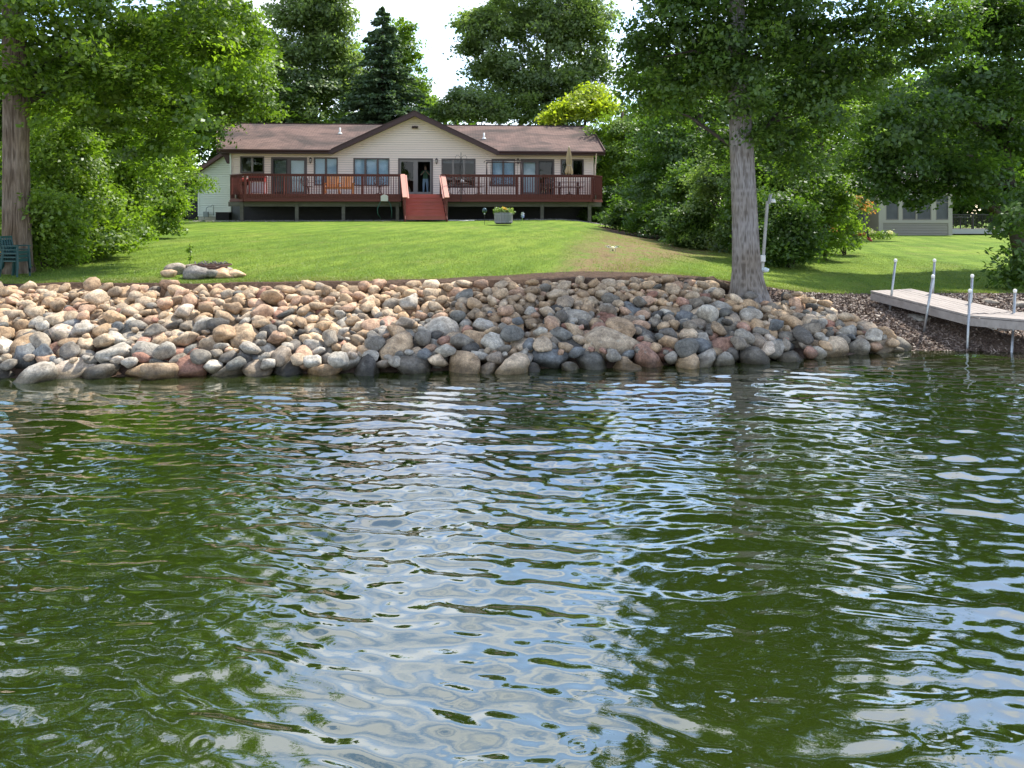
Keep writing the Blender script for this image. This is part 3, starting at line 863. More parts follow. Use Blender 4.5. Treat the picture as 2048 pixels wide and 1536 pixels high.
tree('leaning_trunk_tree', 'tree with a bare leaning brown trunk between the hedge and the shed', 'tree', tuple(wp(343, 447, 38)), [(0, 0, -.1), (.2, 0, 2), (.45, 0, 4.2), (.6, 0, 6.5), (.9, 0, 10)], [.34, .30, .26, .2, .1],
     [B(440, 190, 80, 60, 39, 2.0), B(480, 120, 60, 90, 40, 2.2), B(400, 280, 40, 45, 38, 1.2), B(500, 220, 50, 40, 40, 1.4), B(420, 60, 90, 80, 40, 2.5), B(380, 240, 60, 60, 37, 1.5), B(350, 150, 100, 80, 38, 2.2)],
     34000, .19, LF_MID, BARK, 58, .75, .5, detail=dict(nseg=40, zs=.2, ridge=.12, ridges=14, flare=.3, flare_h=.5, roots=4, seed=14))

# --- trees behind the house
tree('tall_tree', 'tall narrow dark tree with gaps of sky behind the left half of the roof', 'tree', tuple(wp(625, 420, 62)), [(0, 0, 0), (0, 0, 8), (.3, 0, 16)], [.5, .35, .12],
     [B(610, 60, 80, 70, 60, 3), B(590, 130, 70, 60, 60, 3), B(660, 110, 55, 80, 61, 3), B(560, 200, 50, 50, 59, 2.5), B(640, 200, 80, 60, 60, 3), B(690, 170, 40, 60, 61, 2), B(620, -40, 80, 60, 60, 3), B(650, 30, 50, 60, 60, 2.4), B(570, 260, 60, 40, 58, 2.5)],
     52000, .27, LF_FAR, BARKD, 60, 1.0, .55, .14, inner=.2, group='tall trees behind the house')
tree('tall_tree', 'tall open tree behind the spruce with a pale feathery right edge', 'tree', tuple(wp(800, 420, 66)), [(0, 0, 0), (0, 0, 8), (.3, 0, 14)], [.45, .3, .12],
     [B(800, 70, 30, 40, 66, 1.6), B(815, 120, 30, 50, 66, 1.8), B(820, 190, 36, 40, 66, 1.8), B(790, 150, 30, 60, 66, 1.6), B(700, 150, 30, 60, 66, 2)],
     12000, .26, LF_MID, BARKD, 61, .9, .5, .12, group='tall trees behind the house')
tree('tall_tree', 'huge spreading tree behind the right half of the roof', 'tree', tuple(wp(1090, 420, 60)), [(0, 0, 0), (0, 0, 7), (.3, 0, 15)], [.6, .4, .15],
     [B(1060, 40, 90, 70, 60, 3.2), B(1130, 90, 80, 90, 60, 3.4), B(990, 70, 70, 55, 59, 2.6), B(1020, 150, 80, 60, 59, 3), B(1100, 190, 90, 60, 59, 3), B(1180, 150, 40, 80, 61, 2.4), B(950, 100, 40, 30, 59, 1.8), B(955, 40, 50, 25, 59, 1.8),
      B(970, 150, 50, 30, 59, 2), B(1180, 40, 50, 60, 60, 2.6), B(1100, -50, 100, 50, 60, 3), B(1130, 240, 60, 30, 57, 2), B(1000, 215, 70, 40, 58, 2.2), B(1075, 235, 80, 25, 58, 2), B(1170, 215, 50, 40, 58, 2)],
     70000, .27, LF_FAR, BARKD, 62, 1.0, .55, .16, inner=.3, group='tall trees behind the house')
tree('round_tree', 'low round dark tree showing above the roof right of the gable', 'tree', tuple(wp(935, 420, 56)), [(0, 0, 0), (0, 0, 5)], [.3, .2],
     [B(935, 215, 45, 35, 56, 1.8), B(900, 230, 40, 22, 56, 1.5), B(975, 225, 40, 30, 56, 1.6)], 12000, .24, LF_FAR, BARKD, 63, .8, .5)
tree('distant_tree', 'small pale distant tree in the sky gap left of the round tree', 'tree', tuple(wp(850, 420, 85)), [(0, 0, 0), (0, 0, 9)], [.3, .2],
     [B(850, 215, 20, 22, 85, 1.6), B(838, 185, 16, 20, 85, 1.4), B(880, 232, 30, 10, 86, 1.6)], 4500, .32, LF_MID, BARKD, 64, .9, .5)
tree('lime_tree', 'bright yellow green tree glowing above the right end of the roof', 'tree', tuple(wp(1170, 440, 52)), [(0, 0, 0), (0, 0, 5), (0, 0, 7)], [.25, .2, .08],
     [B(1175, 205, 38, 25, 51, 1.4), B(1190, 185, 18, 18, 51, .8), B(1110, 235, 22, 14, 50, .8), B(1140, 225, 30, 20, 50, 1.0), B(1210, 225, 25, 25, 50, 1.0)], 12000, .20, LF_LIME, BARKD, 65, .7, .5)
tree('leafy_tree', 'mid green tree filling the space right of the deck', 'tree', tuple(wp(1245, 450, 47)), [(0, 0, 0), (0, 0, 4), (0, 0, 7)], [.25, .2, .08],
     [B(1235, 270, 50, 40, 47, 1.6), B(1250, 340, 45, 50, 46, 1.6), B(1290, 290, 50, 60, 47, 1.8), B(1230, 400, 30, 40, 45, 1.2), B(1290, 400, 60, 45, 45, 1.6), B(1310, 230, 60, 50, 48, 1.8)], 34000, .16, LF_MID, BARKD, 66, .6, .5)
tree('leafy_tree', 'dark leafy tree behind the grey trunk of the stone bank', 'tree', tuple(wp(1400, 470, 34)), [(0, 0, 0), (0, 0, 4), (0, 0, 7)], [.25, .2, .08],
     [B(1330, 300, 60, 70, 34, 1.6), B(1400, 340, 80, 70, 33, 1.8), B(1480, 320, 80, 80, 33, 1.8), B(1380, 230, 80, 60, 35, 2), B(1300, 380, 50, 50, 34, 1.4), B(1500, 200, 90, 70, 36, 2.2)], 40000, .14, LF_DEEP, BARKD, 67, .6, .5)
tree('leafy_tree', 'mid green tree behind the orange flowering bush', 'tree', tuple(wp(1640, 470, 38)), [(0, 0, 0), (0, 0, 4), (0, 0, 7)], [.25, .2, .08],
     [B(1560, 260, 80, 80, 37, 2), B(1650, 260, 80, 80, 38, 2), B(1740, 150, 70, 60, 42, 2.2), B(1770, 230, 60, 60, 42, 2), B(1690, 340, 50, 50, 36, 1.4), B(1620, 370, 50, 40, 35, 1.2)], 34000, .15, LF_MID, BARKD, 68, .6, .5)

def spruce(loc, H, Rb, label):
    rg = np.random.default_rng(70)
    root = thing('spruce', label, 'spruce tree', loc)
    MB().tube([(0, 0, 0), (0, 0, H * .6), (0, 0, H)], [.28, .15, .02], 8).build('trunk', BARKD, root, True)
    P_, D_, S_ = [], [], []
    z = 1.0
    while z < H - .1:
        f = 1 - z / H
        Rz = Rb * f ** .82 + .12
        nb = int(7 + 15 * f)
        for k in range(nb):
            a = rg.uniform(0, 6.28); ln = Rz * rg.uniform(.72, 1.12)
            m_ = int(6 + ln * 14)
            s = np.linspace(.12, 1, m_)
            r_ = s * ln
            zz = z + .10 * ln * s - .34 * ln * s ** 2 + .14 * ln * s ** 3 + rg.normal(0, .03)
            for q in range(3):
                side = rg.normal(0, .16, m_) * (1.15 - s) * ln * .9
                P_.append(np.stack([r_ * np.cos(a) - side * np.sin(a), r_ * np.sin(a) + side * np.cos(a), zz + rg.normal(0, .05, m_) - .05 * q], -1))
                D_.append(np.tile([np.cos(a), np.sin(a), -.25], (m_, 1)) + rg.normal(0, .45, (m_, 3)))
                S_.append(np.full(m_, rg.random()))
        z += .30 + .12 * f
    P_ = np.vstack(P_); D_ = np.vstack(D_); D_ /= np.linalg.norm(D_, axis=1)[:, None]; S_ = np.concatenate(S_)
    n = len(P_)
    nrm = rg.normal(size=(n, 3)) * .4 + np.array([0, 0, 1.]); sd_ = np.cross(D_, nrm); sd_ /= np.linalg.norm(sd_, axis=1)[:, None]
    l_ = .26; w_ = .085
    b = P_ - D_ * l_ * .5; tip = P_ + D_ * l_ * .6
    V = np.stack([b, P_ + sd_ * w_, tip, P_ - sd_ * w_], 1).reshape(-1, 3)
    cv = np.repeat(S_ * .5 + rg.random(n) * .5, 4)
    me = np_mesh('crown', V, np.arange(4 * n).reshape(-1, 4), LF_SPR, False, {'var': ('FLOAT', cv)})
    link('crown', me, root)
spruce(tuple(wp(765, 0, 54) * 0 + Vector(((765 - 1024) / F * 54, 54, 1.7))), (HOR - 14) / F * 54 + .4, 5.7, 'pointed dark spruce standing behind the roof just left of the gable')

def bare_tree():
    root = thing('bare_tree', 'thin leafless tree far off in the gap of sky', 'tree', (wp(873, 420, 90).x, 90, 2))
    mb = MB(); rg = np.random.default_rng(3)
    def br(p, d, ln, r, dep):
        q = p + d * ln; mb.tube([p, q], [r, r * .6], 5, False)
        if dep:
            for _ in range(3):
                nd = (d + Vector((rg.normal() * .38, rg.normal() * .38, rg.normal() * .12 + .12))).normalized()
                br(q, nd, ln * .66, r * .55, dep - 1)
    br(Vector((0, 0, 6)), Vector((0, 0, 1)), 4.2, .12, 4)
    mb.tube([(0, 0, 0), (0, 0, 6)], [.16, .12], 6)
    mb.build('trunk', mat('dead_wood', (.20, .17, .16), .9), root)
bare_tree()

# shrubs below the big right tree
SH = [(1200, 420, 40, 40, 44, 'shrub squeezed between the deck corner and the woods'), (1370, 400, 60, 70, 29, 'leafy dark shrub above the bare soil bank'),
      (1500, 440, 60, 70, 24, 'shrub half hidden by the left side of the grey trunk'),
      (1265, 430, 60, 30, 36, 'dark low shrub by the right end of the deck'), (1330, 440, 70, 40, 31, 'dark shrub above the bare soil patch'),
      (1400, 450, 60, 60, 26, 'shrub with grey green leaves left of the grey trunk'), (1440, 380, 70, 80, 25, 'tall pale leaved shrub left of the grey trunk'),
      (1580, 450, 65, 75, 20, 'dense dark shrub right of the leaning white board'), (1540, 360, 90, 90, 22, 'tall dark shrub directly behind the grey trunk'),
      (1650, 400, 60, 80, 24, 'leafy bush between the dark shrub and the flowering bush')]
for i, (px, py, rx, ry, D, lb) in enumerate(SH):
    rg = np.random.default_rng(80 + i)
    x = (px - 1024) / F * D; g = gz(x, D)
    bs = [B(px, py, rx * .8, ry * .8, D, 1.0)]
    for k in range(5): bs.append(B(px + rg.uniform(-.7, .7) * rx, py + rg.uniform(-.6, .7) * ry, rx * .5, ry * .5, D + rg.uniform(-.4, .4), .6))
    for k in range(4): bs.append(B(px + rg.uniform(-1.1, 1.1) * rx, py + rg.uniform(-.2, .8) * ry, rx * .45, ry * .35, D + rg.uniform(-.2, 1.0), .6))
    bs.append(((x, D, g + .35), (rx * D / F * .9, .8, .45)))
    tree('dark_shrub', lb, 'shrub', (x, D, g - .05), [(0, 0, 0), (0, 0, 1.)], [.06, .03], bs, 17000 if D < 27 else 12000, .10 if D < 27 else .13, LF_DEEP if i not in (6, 9) else LF_FAR if i == 6 else LF_MID, BARKD, 90 + i, .36, .55, inner=.25)

# woods that close the view behind both lots
rg = np.random.default_rng(99)
bs = []
for k in range(30):
    px = rg.uniform(-260, 480); bs.append(B(px, rg.uniform(60, 400), 90, 80, rg.uniform(52, 62), 2.5))
for k in range(6): bs.append(B(380 + 30 * k, 250 + 20 * rg.random(), 60, 60, 56, 2))
for k in range(24): bs.append(B(rg.uniform(520, 1240), rg.uniform(270, 400), 70, 60, rg.uniform(64, 72), 2.5))
for k in range(46): bs.append(B(rg.uniform(1240, 2350), rg.uniform(130, 390), 90, 80, rg.uniform(56, 66), 2.5))
me = crown_mesh('far_woods', bs, 120000, .56, LF_DEEP, rg, 1.7, .6, .4, per=30)
tag(link('far_woods', me), 'dark woods closing the view behind the house and neighbouring lots', kind='stuff')

# undergrowth in front of the woods and under the left trees
bs = [B(px, 420, 50, 40, 50, 1.5) for px in range(-200, 480, 40)] + [B(px, 385, 50, 40, 53, 1.5) for px in range(-200, 480, 40)] + [B(px, 385, 60, 35, 60, 1.5) for px in range(1300, 2200, 60)] + [B(px, 430, 60, 35, 58, 1.5) for px in range(1300, 2200, 60)]
me = crown_mesh('undergrowth', bs, 48000, .34, LF_DEEP, rg, .9, .6, .3)
tag(link('undergrowth', me), 'dark undergrowth at the foot of the woods', kind='stuff')

def flower_bush():
    D = 27; px, py = 1690, 450
    x = (px - 1024) / F * D; g = gz(x, D)
    rg = np.random.default_rng(120)
    bs = [B(1650, 460, 40, 35, D, .7), B(1690, 405, 40, 22, D, .6), B(1720, 415, 20, 18, D - .3, .4), B(1670, 440, 45, 40, D + .3, .8), B(1690, 480, 25, 22, D - .6, .5), B(1640, 430, 30, 50, D, .7)]
    r_ = tree('flowering_bush', 'loose bush with orange blossoms beside the swing frame', 'bush', (x, D, g - .05), [(0, 0, 0), (0, 0, 1.4)], [.05, .02], bs, 14000, .10, LF_HEDGE, BARKD, 121, .3, .6)
    fm = leaf_mat('orange_petal', (.45, .16, .03), (.62, .27, .06), (.75, .42, .15), .3, (1, .9, .6))
    fb = [((Vector(c) - r_.location), q) for c, q in [B(1700, 400, 34, 14, D - .5, .5), B(1728, 418, 12, 16, D - .7, .4), B(1665, 437, 14, 6, D - .9, .3), B(1652, 455, 18, 12, D - .9, .3)]]
    link('blossoms', crown_mesh('blossoms', fb, 900, .075, fm, rg, .14, .8, .1, per=6), r_)
flower_bush()

# ------------------------------------------------------------------ grass blades at the near edge of the lawns
def grass_blades():
    rg = np.random.default_rng(8)
    n = 150000
    x = rg.uniform(-11, 13, n); y = np.interp(x, TOX, TOY) + .12 + 16 * rg.random(n) ** 2.6
    bare = seg_mask(x, y, [(6.2, 31.5, 2.4), (5.0, 36.5, 1.0)])
    edge = np.interp(x, [-8, -3, -1.5, 0, 1, 2.2, 3.5, 5, 9], [.12, .22, .55, .95, 1.15, .7, .4, .25, .15])
    keep = (y - np.interp(x, TOX, TOY) > edge * rg.uniform(.7, 1.25, n)) & (np.abs(x / y) < .78)
    wn = seg_mask(x, y, [(1.0, 14.6, .5), (2.2, 18, .9), (3.3, 22, 1.6)])
    keep &= rg.random(n) > wn * .75
    x, y = x[keep], y[keep]; n = len(x)
    z = ground(x, y) + (np.sin(x * 1.7 + 1.3 * np.sin(y * 1.1)) * .012 + np.sin(x * 4.3 + y * 3.1) * .006) * np.exp(-np.maximum(y - 12, 0) / 18)
    h = rg.uniform(.014, .032, n); a = rg.uniform(0, 6.28, n); w_ = .006
    lean = rg.normal(0, .018, (n, 2))
    A = np.stack([x - np.cos(a) * w_, y - np.sin(a) * w_, z - .005], -1); Bq = np.stack([x + np.cos(a) * w_, y + np.sin(a) * w_, z - .005], -1)
    C_ = np.stack([x + lean[:, 0], y + lean[:, 1], z + h], -1)
    V = np.stack([A, Bq, C_], 1).reshape(-1, 3)
    patch = noise2(x * .8 + 40, y * .5 + 40, 5)
    cv = np.repeat(np.clip(rg.random(n) * .6 + patch * .5, 0, 1), 3)
    gm_ = leaf_mat('grass_blade', (.095, .148, .020), (.148, .208, .027), (.235, .265, .045), .3, (1, 1.05, .6))
    me = np_mesh('grass', V, np.arange(3 * n).reshape(-1, 3), gm_, False, {'var': ('FLOAT', cv)})
    tag(link('grass', me), 'short mown grass blades along the near edge of the lawn', kind='stuff')
grass_blades()

def wood_chips():
    rg = np.random.default_rng(9)
    n = 42000
    x = rg.uniform(4.4, 13, n); s = np.interp(x, SHX, SHY); to_ = np.interp(x, TOX, TOY)
    y = s - .05 + (to_ - s + .12) * rg.random(n)
    z = ground(x, y) + rg.uniform(.0, .018, n)
    l_ = rg.uniform(.012, .04, n)[:, None]; w_ = rg.uniform(.005, .013, n)[:, None]
    d_ = rg.normal(size=(n, 3)) * np.array([1, 1, .45]); d_ /= np.linalg.norm(d_, axis=1)[:, None]
    nr = rg.normal(size=(n, 3)) * .5 + np.array([0, -.1, 1.]); sd_ = np.cross(d_, nr); sd_ /= np.linalg.norm(sd_, axis=1)[:, None]
    c = np.stack([x, y, z], -1)
    V = np.stack([c - d_ * l_ - sd_ * w_, c + d_ * l_ - sd_ * w_, c + d_ * l_ + sd_ * w_, c - d_ * l_ + sd_ * w_], 1).reshape(-1, 3)
    cv = np.repeat(rg.random(n), 4)
    cm_ = leaf_mat('wood_chip', (.09, .062, .048), (.17, .125, .10), (.33, .26, .215), .0)
    me = np_mesh('wood_chips', V, np.arange(4 * n).reshape(-1, 4), cm_, False, {'var': ('FLOAT', cv)})
    tag(link('wood_chips', me), 'brown wood chips and gravel covering the bank around the dock', kind='stuff')
wood_chips()
# ------------------------------------------------------------------ the house
TH = R(4.4); CT, ST = math.cos(TH), math.sin(TH)
HX0, HY0, GZ0 = -5.5, 43.4, 1.80
FZ = 1.39                      # deck floor above the house base
def hu(px, v=0.0):
    t = (px - 1024) / F
    return (t * (HY0 + v * CT) - HX0 + v * ST) / (CT - t * ST)
def hz(py, u, v=0.0):
    return EYE - (py - HOR) / F * (HY0 + u * ST + v * CT) - GZ0
def hw(u, v, z):
    return Vector((HX0 + u * CT - v * ST, HY0 + u * ST + v * CT, z + GZ0))

M_SID = mat('beige_siding', (.80, .64, .53), .6, noise=((.8, .8, 5), .25, (.75, .60, .495)))
M_SIDG = mat('pale_green_siding', (.66, .70, .62), .6, noise=((.8, .8, 5), .25, (.60, .64, .56)))
M_TRIM = mat('dark_brown_trim', (.058, .028, .026), .45)
M_FRAME = mat('brown_grey_window_frame', (.11, .085, .078), .5)
M_FRLT = mat('taupe_door_frame', (.20, .175, .155), .5)
M_RED = mat('redwood_stain', (.145, .036, .027), .55, noise=((3, 3, 14), .25, (.105, .027, .021)))
M_STAIR = mat('red_stair_paint', (.40, .105, .080), .6, noise=((2, 8, 8), .25, (.32, .085, .064)))
M_CAP_SUN = mat('sunlit_handrail', (.52, .24, .18), .5)  # red stain lightened, sunlight on the handrail tops put into the colour
M_BEAM = mat('grey_timber', (.145, .130, .105), .85, noise=((1.5, 6, 9), .22, (.085, .075, .06)))
M_FND_SHADE = mat('foundation_in_deck_shade', (.060, .058, .060), .9, noise=((2, 2, 6), .25, (.040, .040, .044)))  # foundation grey darkened, shade under the deck put into the colour
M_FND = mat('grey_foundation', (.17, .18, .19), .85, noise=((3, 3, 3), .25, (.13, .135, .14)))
M_WHITE = mat('white_paint', (.75, .74, .70), .5)
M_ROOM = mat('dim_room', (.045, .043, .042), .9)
M_BLIND_SKY = mat('sky_reflection_blind', (.70, .82, .95), .7, noise=((.5, .5, 40), .2, (.62, .73, .87)))  # sky reflection of the panes painted as pale blue on the blinds
M_CURT = mat('white_curtain', (.78, .82, .85), .7)
M_BLACK = mat('black_metal', (.022, .018, .018), .45, spec=.4)
M_BRONZE = mat('bronze_metal', (.055, .032, .028), .45)
M_STEEL = mat('galvanised_pipe', (.42, .43, .44), .38, .75, noise=((4, 4, 18), .25, (.30, .31, .32)))

def glass_mat():
    m = bpy.data.materials.new('window_glass'); m.use_nodes = True
    t = m.node_tree; N = t.nodes; L = t.links; N.clear()
    o = N.new('ShaderNodeOutputMaterial'); g = N.new('ShaderNodeBsdfGlossy'); g.inputs['Roughness'].default_value = .015
    tr = N.new('ShaderNodeBsdfTransparent'); tr.inputs['Color'].default_value = (.80, .84, .84, 1)
    f = N.new('ShaderNodeFresnel'); f.inputs['IOR'].default_value = 1.5
    k = N.new('ShaderNodeMixShader')
    ge = N.new('ShaderNodeNewGeometry'); iv = N.new('ShaderNodeMath'); iv.operation = 'SUBTRACT'; iv.inputs[0].default_value = 1; L.new(ge.outputs['Backfacing'], iv.inputs[1])
    mu = N.new('ShaderNodeMath'); mu.operation = 'MULTIPLY'; L.new(iv.outputs[0], mu.inputs[0]); L.new(f.outputs['Fac'], mu.inputs[1]); L.new(mu.outputs[0], k.inputs['Fac'])
    L.new(tr.outputs['BSDF'], k.inputs[1]); L.new(g.outputs['BSDF'], k.inputs[2]); L.new(k.outputs['Shader'], o.inputs['Surface'])
    return m
M_GLASS = glass_mat()

def shingle_mat():
    m = bpy.data.materials.new('brown_shingles'); m.use_nodes = True
    t = m.node_tree; N = t.nodes; L = t.links; P = N['Principled BSDF']; P.inputs['Roughness'].default_value = .92; P.inputs['Specular IOR Level'].default_value = .15
    tc_ = N.new('ShaderNodeTexCoord')
    br = N.new('ShaderNodeTexBrick'); br.inputs['Scale'].default_value = 1
    br.inputs['Brick Width'].default_value = .32; br.inputs['Row Height'].default_value = .14; br.inputs['Mortar Size'].default_value = .012
    br.inputs['Color1'].default_value = (.160, .118, .104, 1); br.inputs['Color2'].default_value = (.122, .092, .082, 1); br.inputs['Mortar'].default_value = (.085, .052, .046, 1)
    L.new(tc_.outputs['Object'], br.inputs['Vector'])
    mp_ = N.new('ShaderNodeMapping'); mp_.inputs['Scale'].default_value = (.42, .6, .6)
    L.new(tc_.outputs['Object'], mp_.inputs['Vector'])
    nz = N.new('ShaderNodeTexNoise'); nz.inputs['Scale'].default_value = 1; nz.inputs['Detail'].default_value = 6; nz.inputs['Roughness'].default_value = .6; nz.inputs['Distortion'].default_value = .8
    L.new(mp_.outputs['Vector'], nz.inputs['Vector'])
    rp = N.new('ShaderNodeValToRGB'); rp.color_ramp.elements[0].position = .38; rp.color_ramp.elements[1].position = .60
    rp.color_ramp.elements[0].color = (.52, .56, .58, 1); rp.color_ramp.elements[1].color = (1.18, 1.08, 1.05, 1)
    L.new(nz.outputs['Fac'], rp.inputs['Fac'])
    k = N.new('ShaderNodeMixRGB'); k.blend_type = 'MULTIPLY'; k.inputs['Fac'].default_value = 1
    L.new(br.outputs['Color'], k.inputs['Color1']); L.new(rp.outputs['Color'], k.inputs['Color2']); L.new(k.outputs['Color'], P.inputs['Base Color'])
    bp = N.new('ShaderNodeBump'); bp.inputs['Strength'].default_value = .5; bp.inputs['Distance'].default_value = .01
    L.new(br.outputs['Fac'], bp.inputs['Height']); bp.invert = True; L.new(bp.outputs['Normal'], P.inputs['Normal'])
    return m
M_ROOF = shingle_mat()

house = thing('lake_house', 'long beige house with brown roof and central gable above the red deck', 'house', (HX0, HY0, GZ0), TH)
UL, UR = hu(462), hu(1187)
U0, U1, U2 = hu(662, -.6), hu(829, -.6), hu(995, -.6)
EV = hz(300, 0, -.6) - .02         # top of the eave edge
APEX = hz(223, U1, -.6)
SOF = hz(304.5, 0, -.6)
slope = (APEX - EV) / ((U2 - U0) / 2)
PIT = .40; RUN = 5.0; RIDGE = EV + PIT * RUN

# openings: px0, px1, py0, py1, kind, panes, backing
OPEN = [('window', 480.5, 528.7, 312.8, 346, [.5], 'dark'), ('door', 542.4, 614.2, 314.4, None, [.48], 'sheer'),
        ('window', 627.7, 675.7, 314.8, 371, [.5], 'reflection_blind'), ('window', 707, 779, 316, 372, [.33, .67], 'reflection_blind'),
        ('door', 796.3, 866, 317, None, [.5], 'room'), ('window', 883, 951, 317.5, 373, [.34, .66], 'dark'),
        ('window', 983, 1030, 318, 371, [.5], 'reflection_blind'), ('door', 1041.5, 1108.6, 318.6, None, [.5], 'sheer'),
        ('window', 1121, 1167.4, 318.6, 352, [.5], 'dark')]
OP = []
for k, a, b, c, d_, sp, bk in OPEN:
    u0, u1 = hu(a), hu(b); z1 = hz(c, (u0 + u1) / 2)
    z0 = FZ + .02 if d_ is None else hz(d_, (u0 + u1) / 2)
    OP.append((k, u0, u1, z0, z1, sp, bk))

def lap_wall(mb, u0, u1, z0, z1, top, opens, v=0.0, exp=.127, gap=True):
    """horizontal laps; top(u0,u1,z)-> clipped interval for gables"""
    z = z0
    while z < z1:
        zt = min(z + exp, z1)
        a, b = top(z + exp * .5) if top else (u0, u1)
        segs = [(a, b)] if b > a else []
        for o in opens:
            if o[3] < z + exp * .5 < o[4]:
                ns = []
                for s0, s1 in segs:
                    if o[2] <= s0 or o[1] >= s1: ns.append((s0, s1)); continue
                    if o[1] > s0: ns.append((s0, o[1]))
                    if o[2] < s1: ns.append((o[2], s1))
                segs = ns
        for s0, s1 in segs:
            zt = min(z + exp, z1) - .011
            mb.add([(s0, v - .022, z), (s1, v - .022, z), (s1, v - .010, zt), (s0, v - .010, zt), (s0, v + .03, z), (s1, v + .03, z), (s1, v + .03, zt), (s0, v + .03, zt)],
                   [(0, 1, 2, 3), (4, 7, 6, 5), (0, 4, 5, 1), (3, 2, 6, 7), (0, 3, 7, 4), (1, 5, 6, 2)])
        z += exp

def gtop(z):
    if z < SOF: return (UL, UR)
    h = (APEX - .22 - z) / slope
    return (U1 - h, U1 + h)
mb = MB(); lap_wall(mb, UL, UR, FZ - .3, APEX, gtop, OP); mb.build('siding', M_SID, house)
MB().box(UL, UL + .12, -.035, 0.0, FZ - .3, SOF).build('corner_board', M_SID, house); MB().box(UR - .12, UR, -.035, 0.0, FZ - .3, SOF).build('corner_board', M_SID, house)
# body of the house: side and back walls, dark room behind the glass
mb = MB()
mb.box(UL, UL + .1, .04, 8.5, -.2, EV); mb.box(UR - .1, UR, .04, 8.5, -.2, EV); mb.box(UL, UR, 8.4, 8.5, -.2, EV)
mb.add([(UL + .01, .04, EV), (UL + .01, 8.5, EV), (UL + .01, 4.4, RIDGE - .12)], [(0, 1, 2)]).add([(UR - .01, .04, EV), (UR - .01, 8.5, EV), (UR - .01, 4.4, RIDGE - .12)], [(0, 1, 2)])
mb.build('wall', M_SID, house)
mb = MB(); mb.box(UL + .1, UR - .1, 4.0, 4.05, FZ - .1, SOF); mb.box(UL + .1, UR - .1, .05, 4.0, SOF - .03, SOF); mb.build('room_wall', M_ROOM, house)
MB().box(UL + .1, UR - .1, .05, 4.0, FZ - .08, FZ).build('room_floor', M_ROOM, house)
mb = MB(); mb.box(UL, UR, .0, .2, -.6, FZ - .3); mb.build('foundation', M_FND_SHADE, house)
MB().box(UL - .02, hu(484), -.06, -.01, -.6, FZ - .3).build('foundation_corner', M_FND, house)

for k, u0, u1, z0, z1, sp, bk in OP:
    fw = .07 if k == 'window' else .09
    mb = MB(); mb.box(u0, u1, -.045, .03, z1 - fw, z1); mb.box(u0, u0 + fw, -.045, .03, z0, z1 - fw); mb.box(u1 - fw, u1, -.045, .03, z0, z1 - fw)
    mb.box(u0 + fw, u1 - fw, -.045, .03, z0, z0 + (fw if k == 'window' else .04))
    o = mb.build('window' if k == 'window' else 'sliding_door', M_FRAME, house)
    ed = [u0 + fw] + [u0 + (u1 - u0) * s for s in sp] + [u1 - fw]
    for s in sp:
        um = u0 + (u1 - u0) * s
        MB().box(um - .055, um + .055, -.035, .025, z0 + fw, z1 - fw).build('mullion', M_FRLT if (k == 'door' and bk == 'room') or bk == 'dark' else M_FRAME, o)
    for i in range(len(ed) - 1):
        a = ed[i] + (.055 if i else 0); b = ed[i + 1] - (.055 if i < len(ed) - 2 else 0)
        if k == 'door':
            zz0, zz1 = z0 + .05, z1 - fw
            mb = MB(); mb.box(a, a + .07, -.02, .02, zz0, zz1); mb.box(b - .07, b, -.02, .02, zz0, zz1); mb.box(a + .07, b - .07, -.02, .02, zz1 - .09, zz1); mb.box(a + .07, b - .07, -.02, .02, zz0, zz0 + .14)
            mb.build('sash', M_BLACK if (bk != 'room' and (i == 0) == (u0 < 0)) else M_FRLT if bk == 'room' else M_FRAME, o)
            a += .07; b -= .07; zz0 += .14; zz1 -= .09
        else: zz0, zz1 = z0 + fw, z1 - fw
        if not (bk == 'room' and i == 1):
            MB().box(a, b, -.004, .004, zz0, zz1).build('pane', M_GLASS, o)
        if bk == 'reflection_blind': MB().box(a, b, .12, .13, zz0, zz1).build('reflection_blind', M_BLIND_SKY, o)
        if bk == 'sheer' and not (i == 0 and u0 < 0) and not (i == 1 and u0 > 0): MB().box(a, b, .12, .13, zz0, zz1).build('curtain', M_CURT, o)
        if bk == 'sheer' and (i == 0 and u0 < 0): MB().box(a, b, .12, .13, zz0, zz1).build('curtain', mat('grey_sheer', (.17, .18, .17), .8), o)
        if bk == 'dark' and u0 > 0 and i < 3 and u1 < hu(1000): MB().box(a, b, .1, .11, zz1 - .18, zz1).build('valance', mat('valance_cloth', (.22, .2, .19), .8, noise=((9, 9, 9), .2, (.06, .06, .08))), o)

# roof
def roof_slab(name, poly, th, m, label=None):
    """poly: list of (u,v,z) top surface, thickened downwards"""
    n = len(poly)
    mb = MB(); mb.add(list(poly) + [(a, b, c - th) for a, b, c in poly], [tuple(range(n)), tuple(range(2 * n - 1, n - 1, -1))] + [(i, i + n, (i + 1) % n + n, (i + 1) % n) for i in range(n)])
    return mb.build(name, m, house)
EL, ER = hu(434, -.6), hu(1210, -.6)
RL, RR_ = hu(434, 4.4), hu(1181, 4.4)
ve, vr = -.6, 4.4
def vm(z): return ve + (z - EV) / PIT
gI = (APEX - EV) / slope
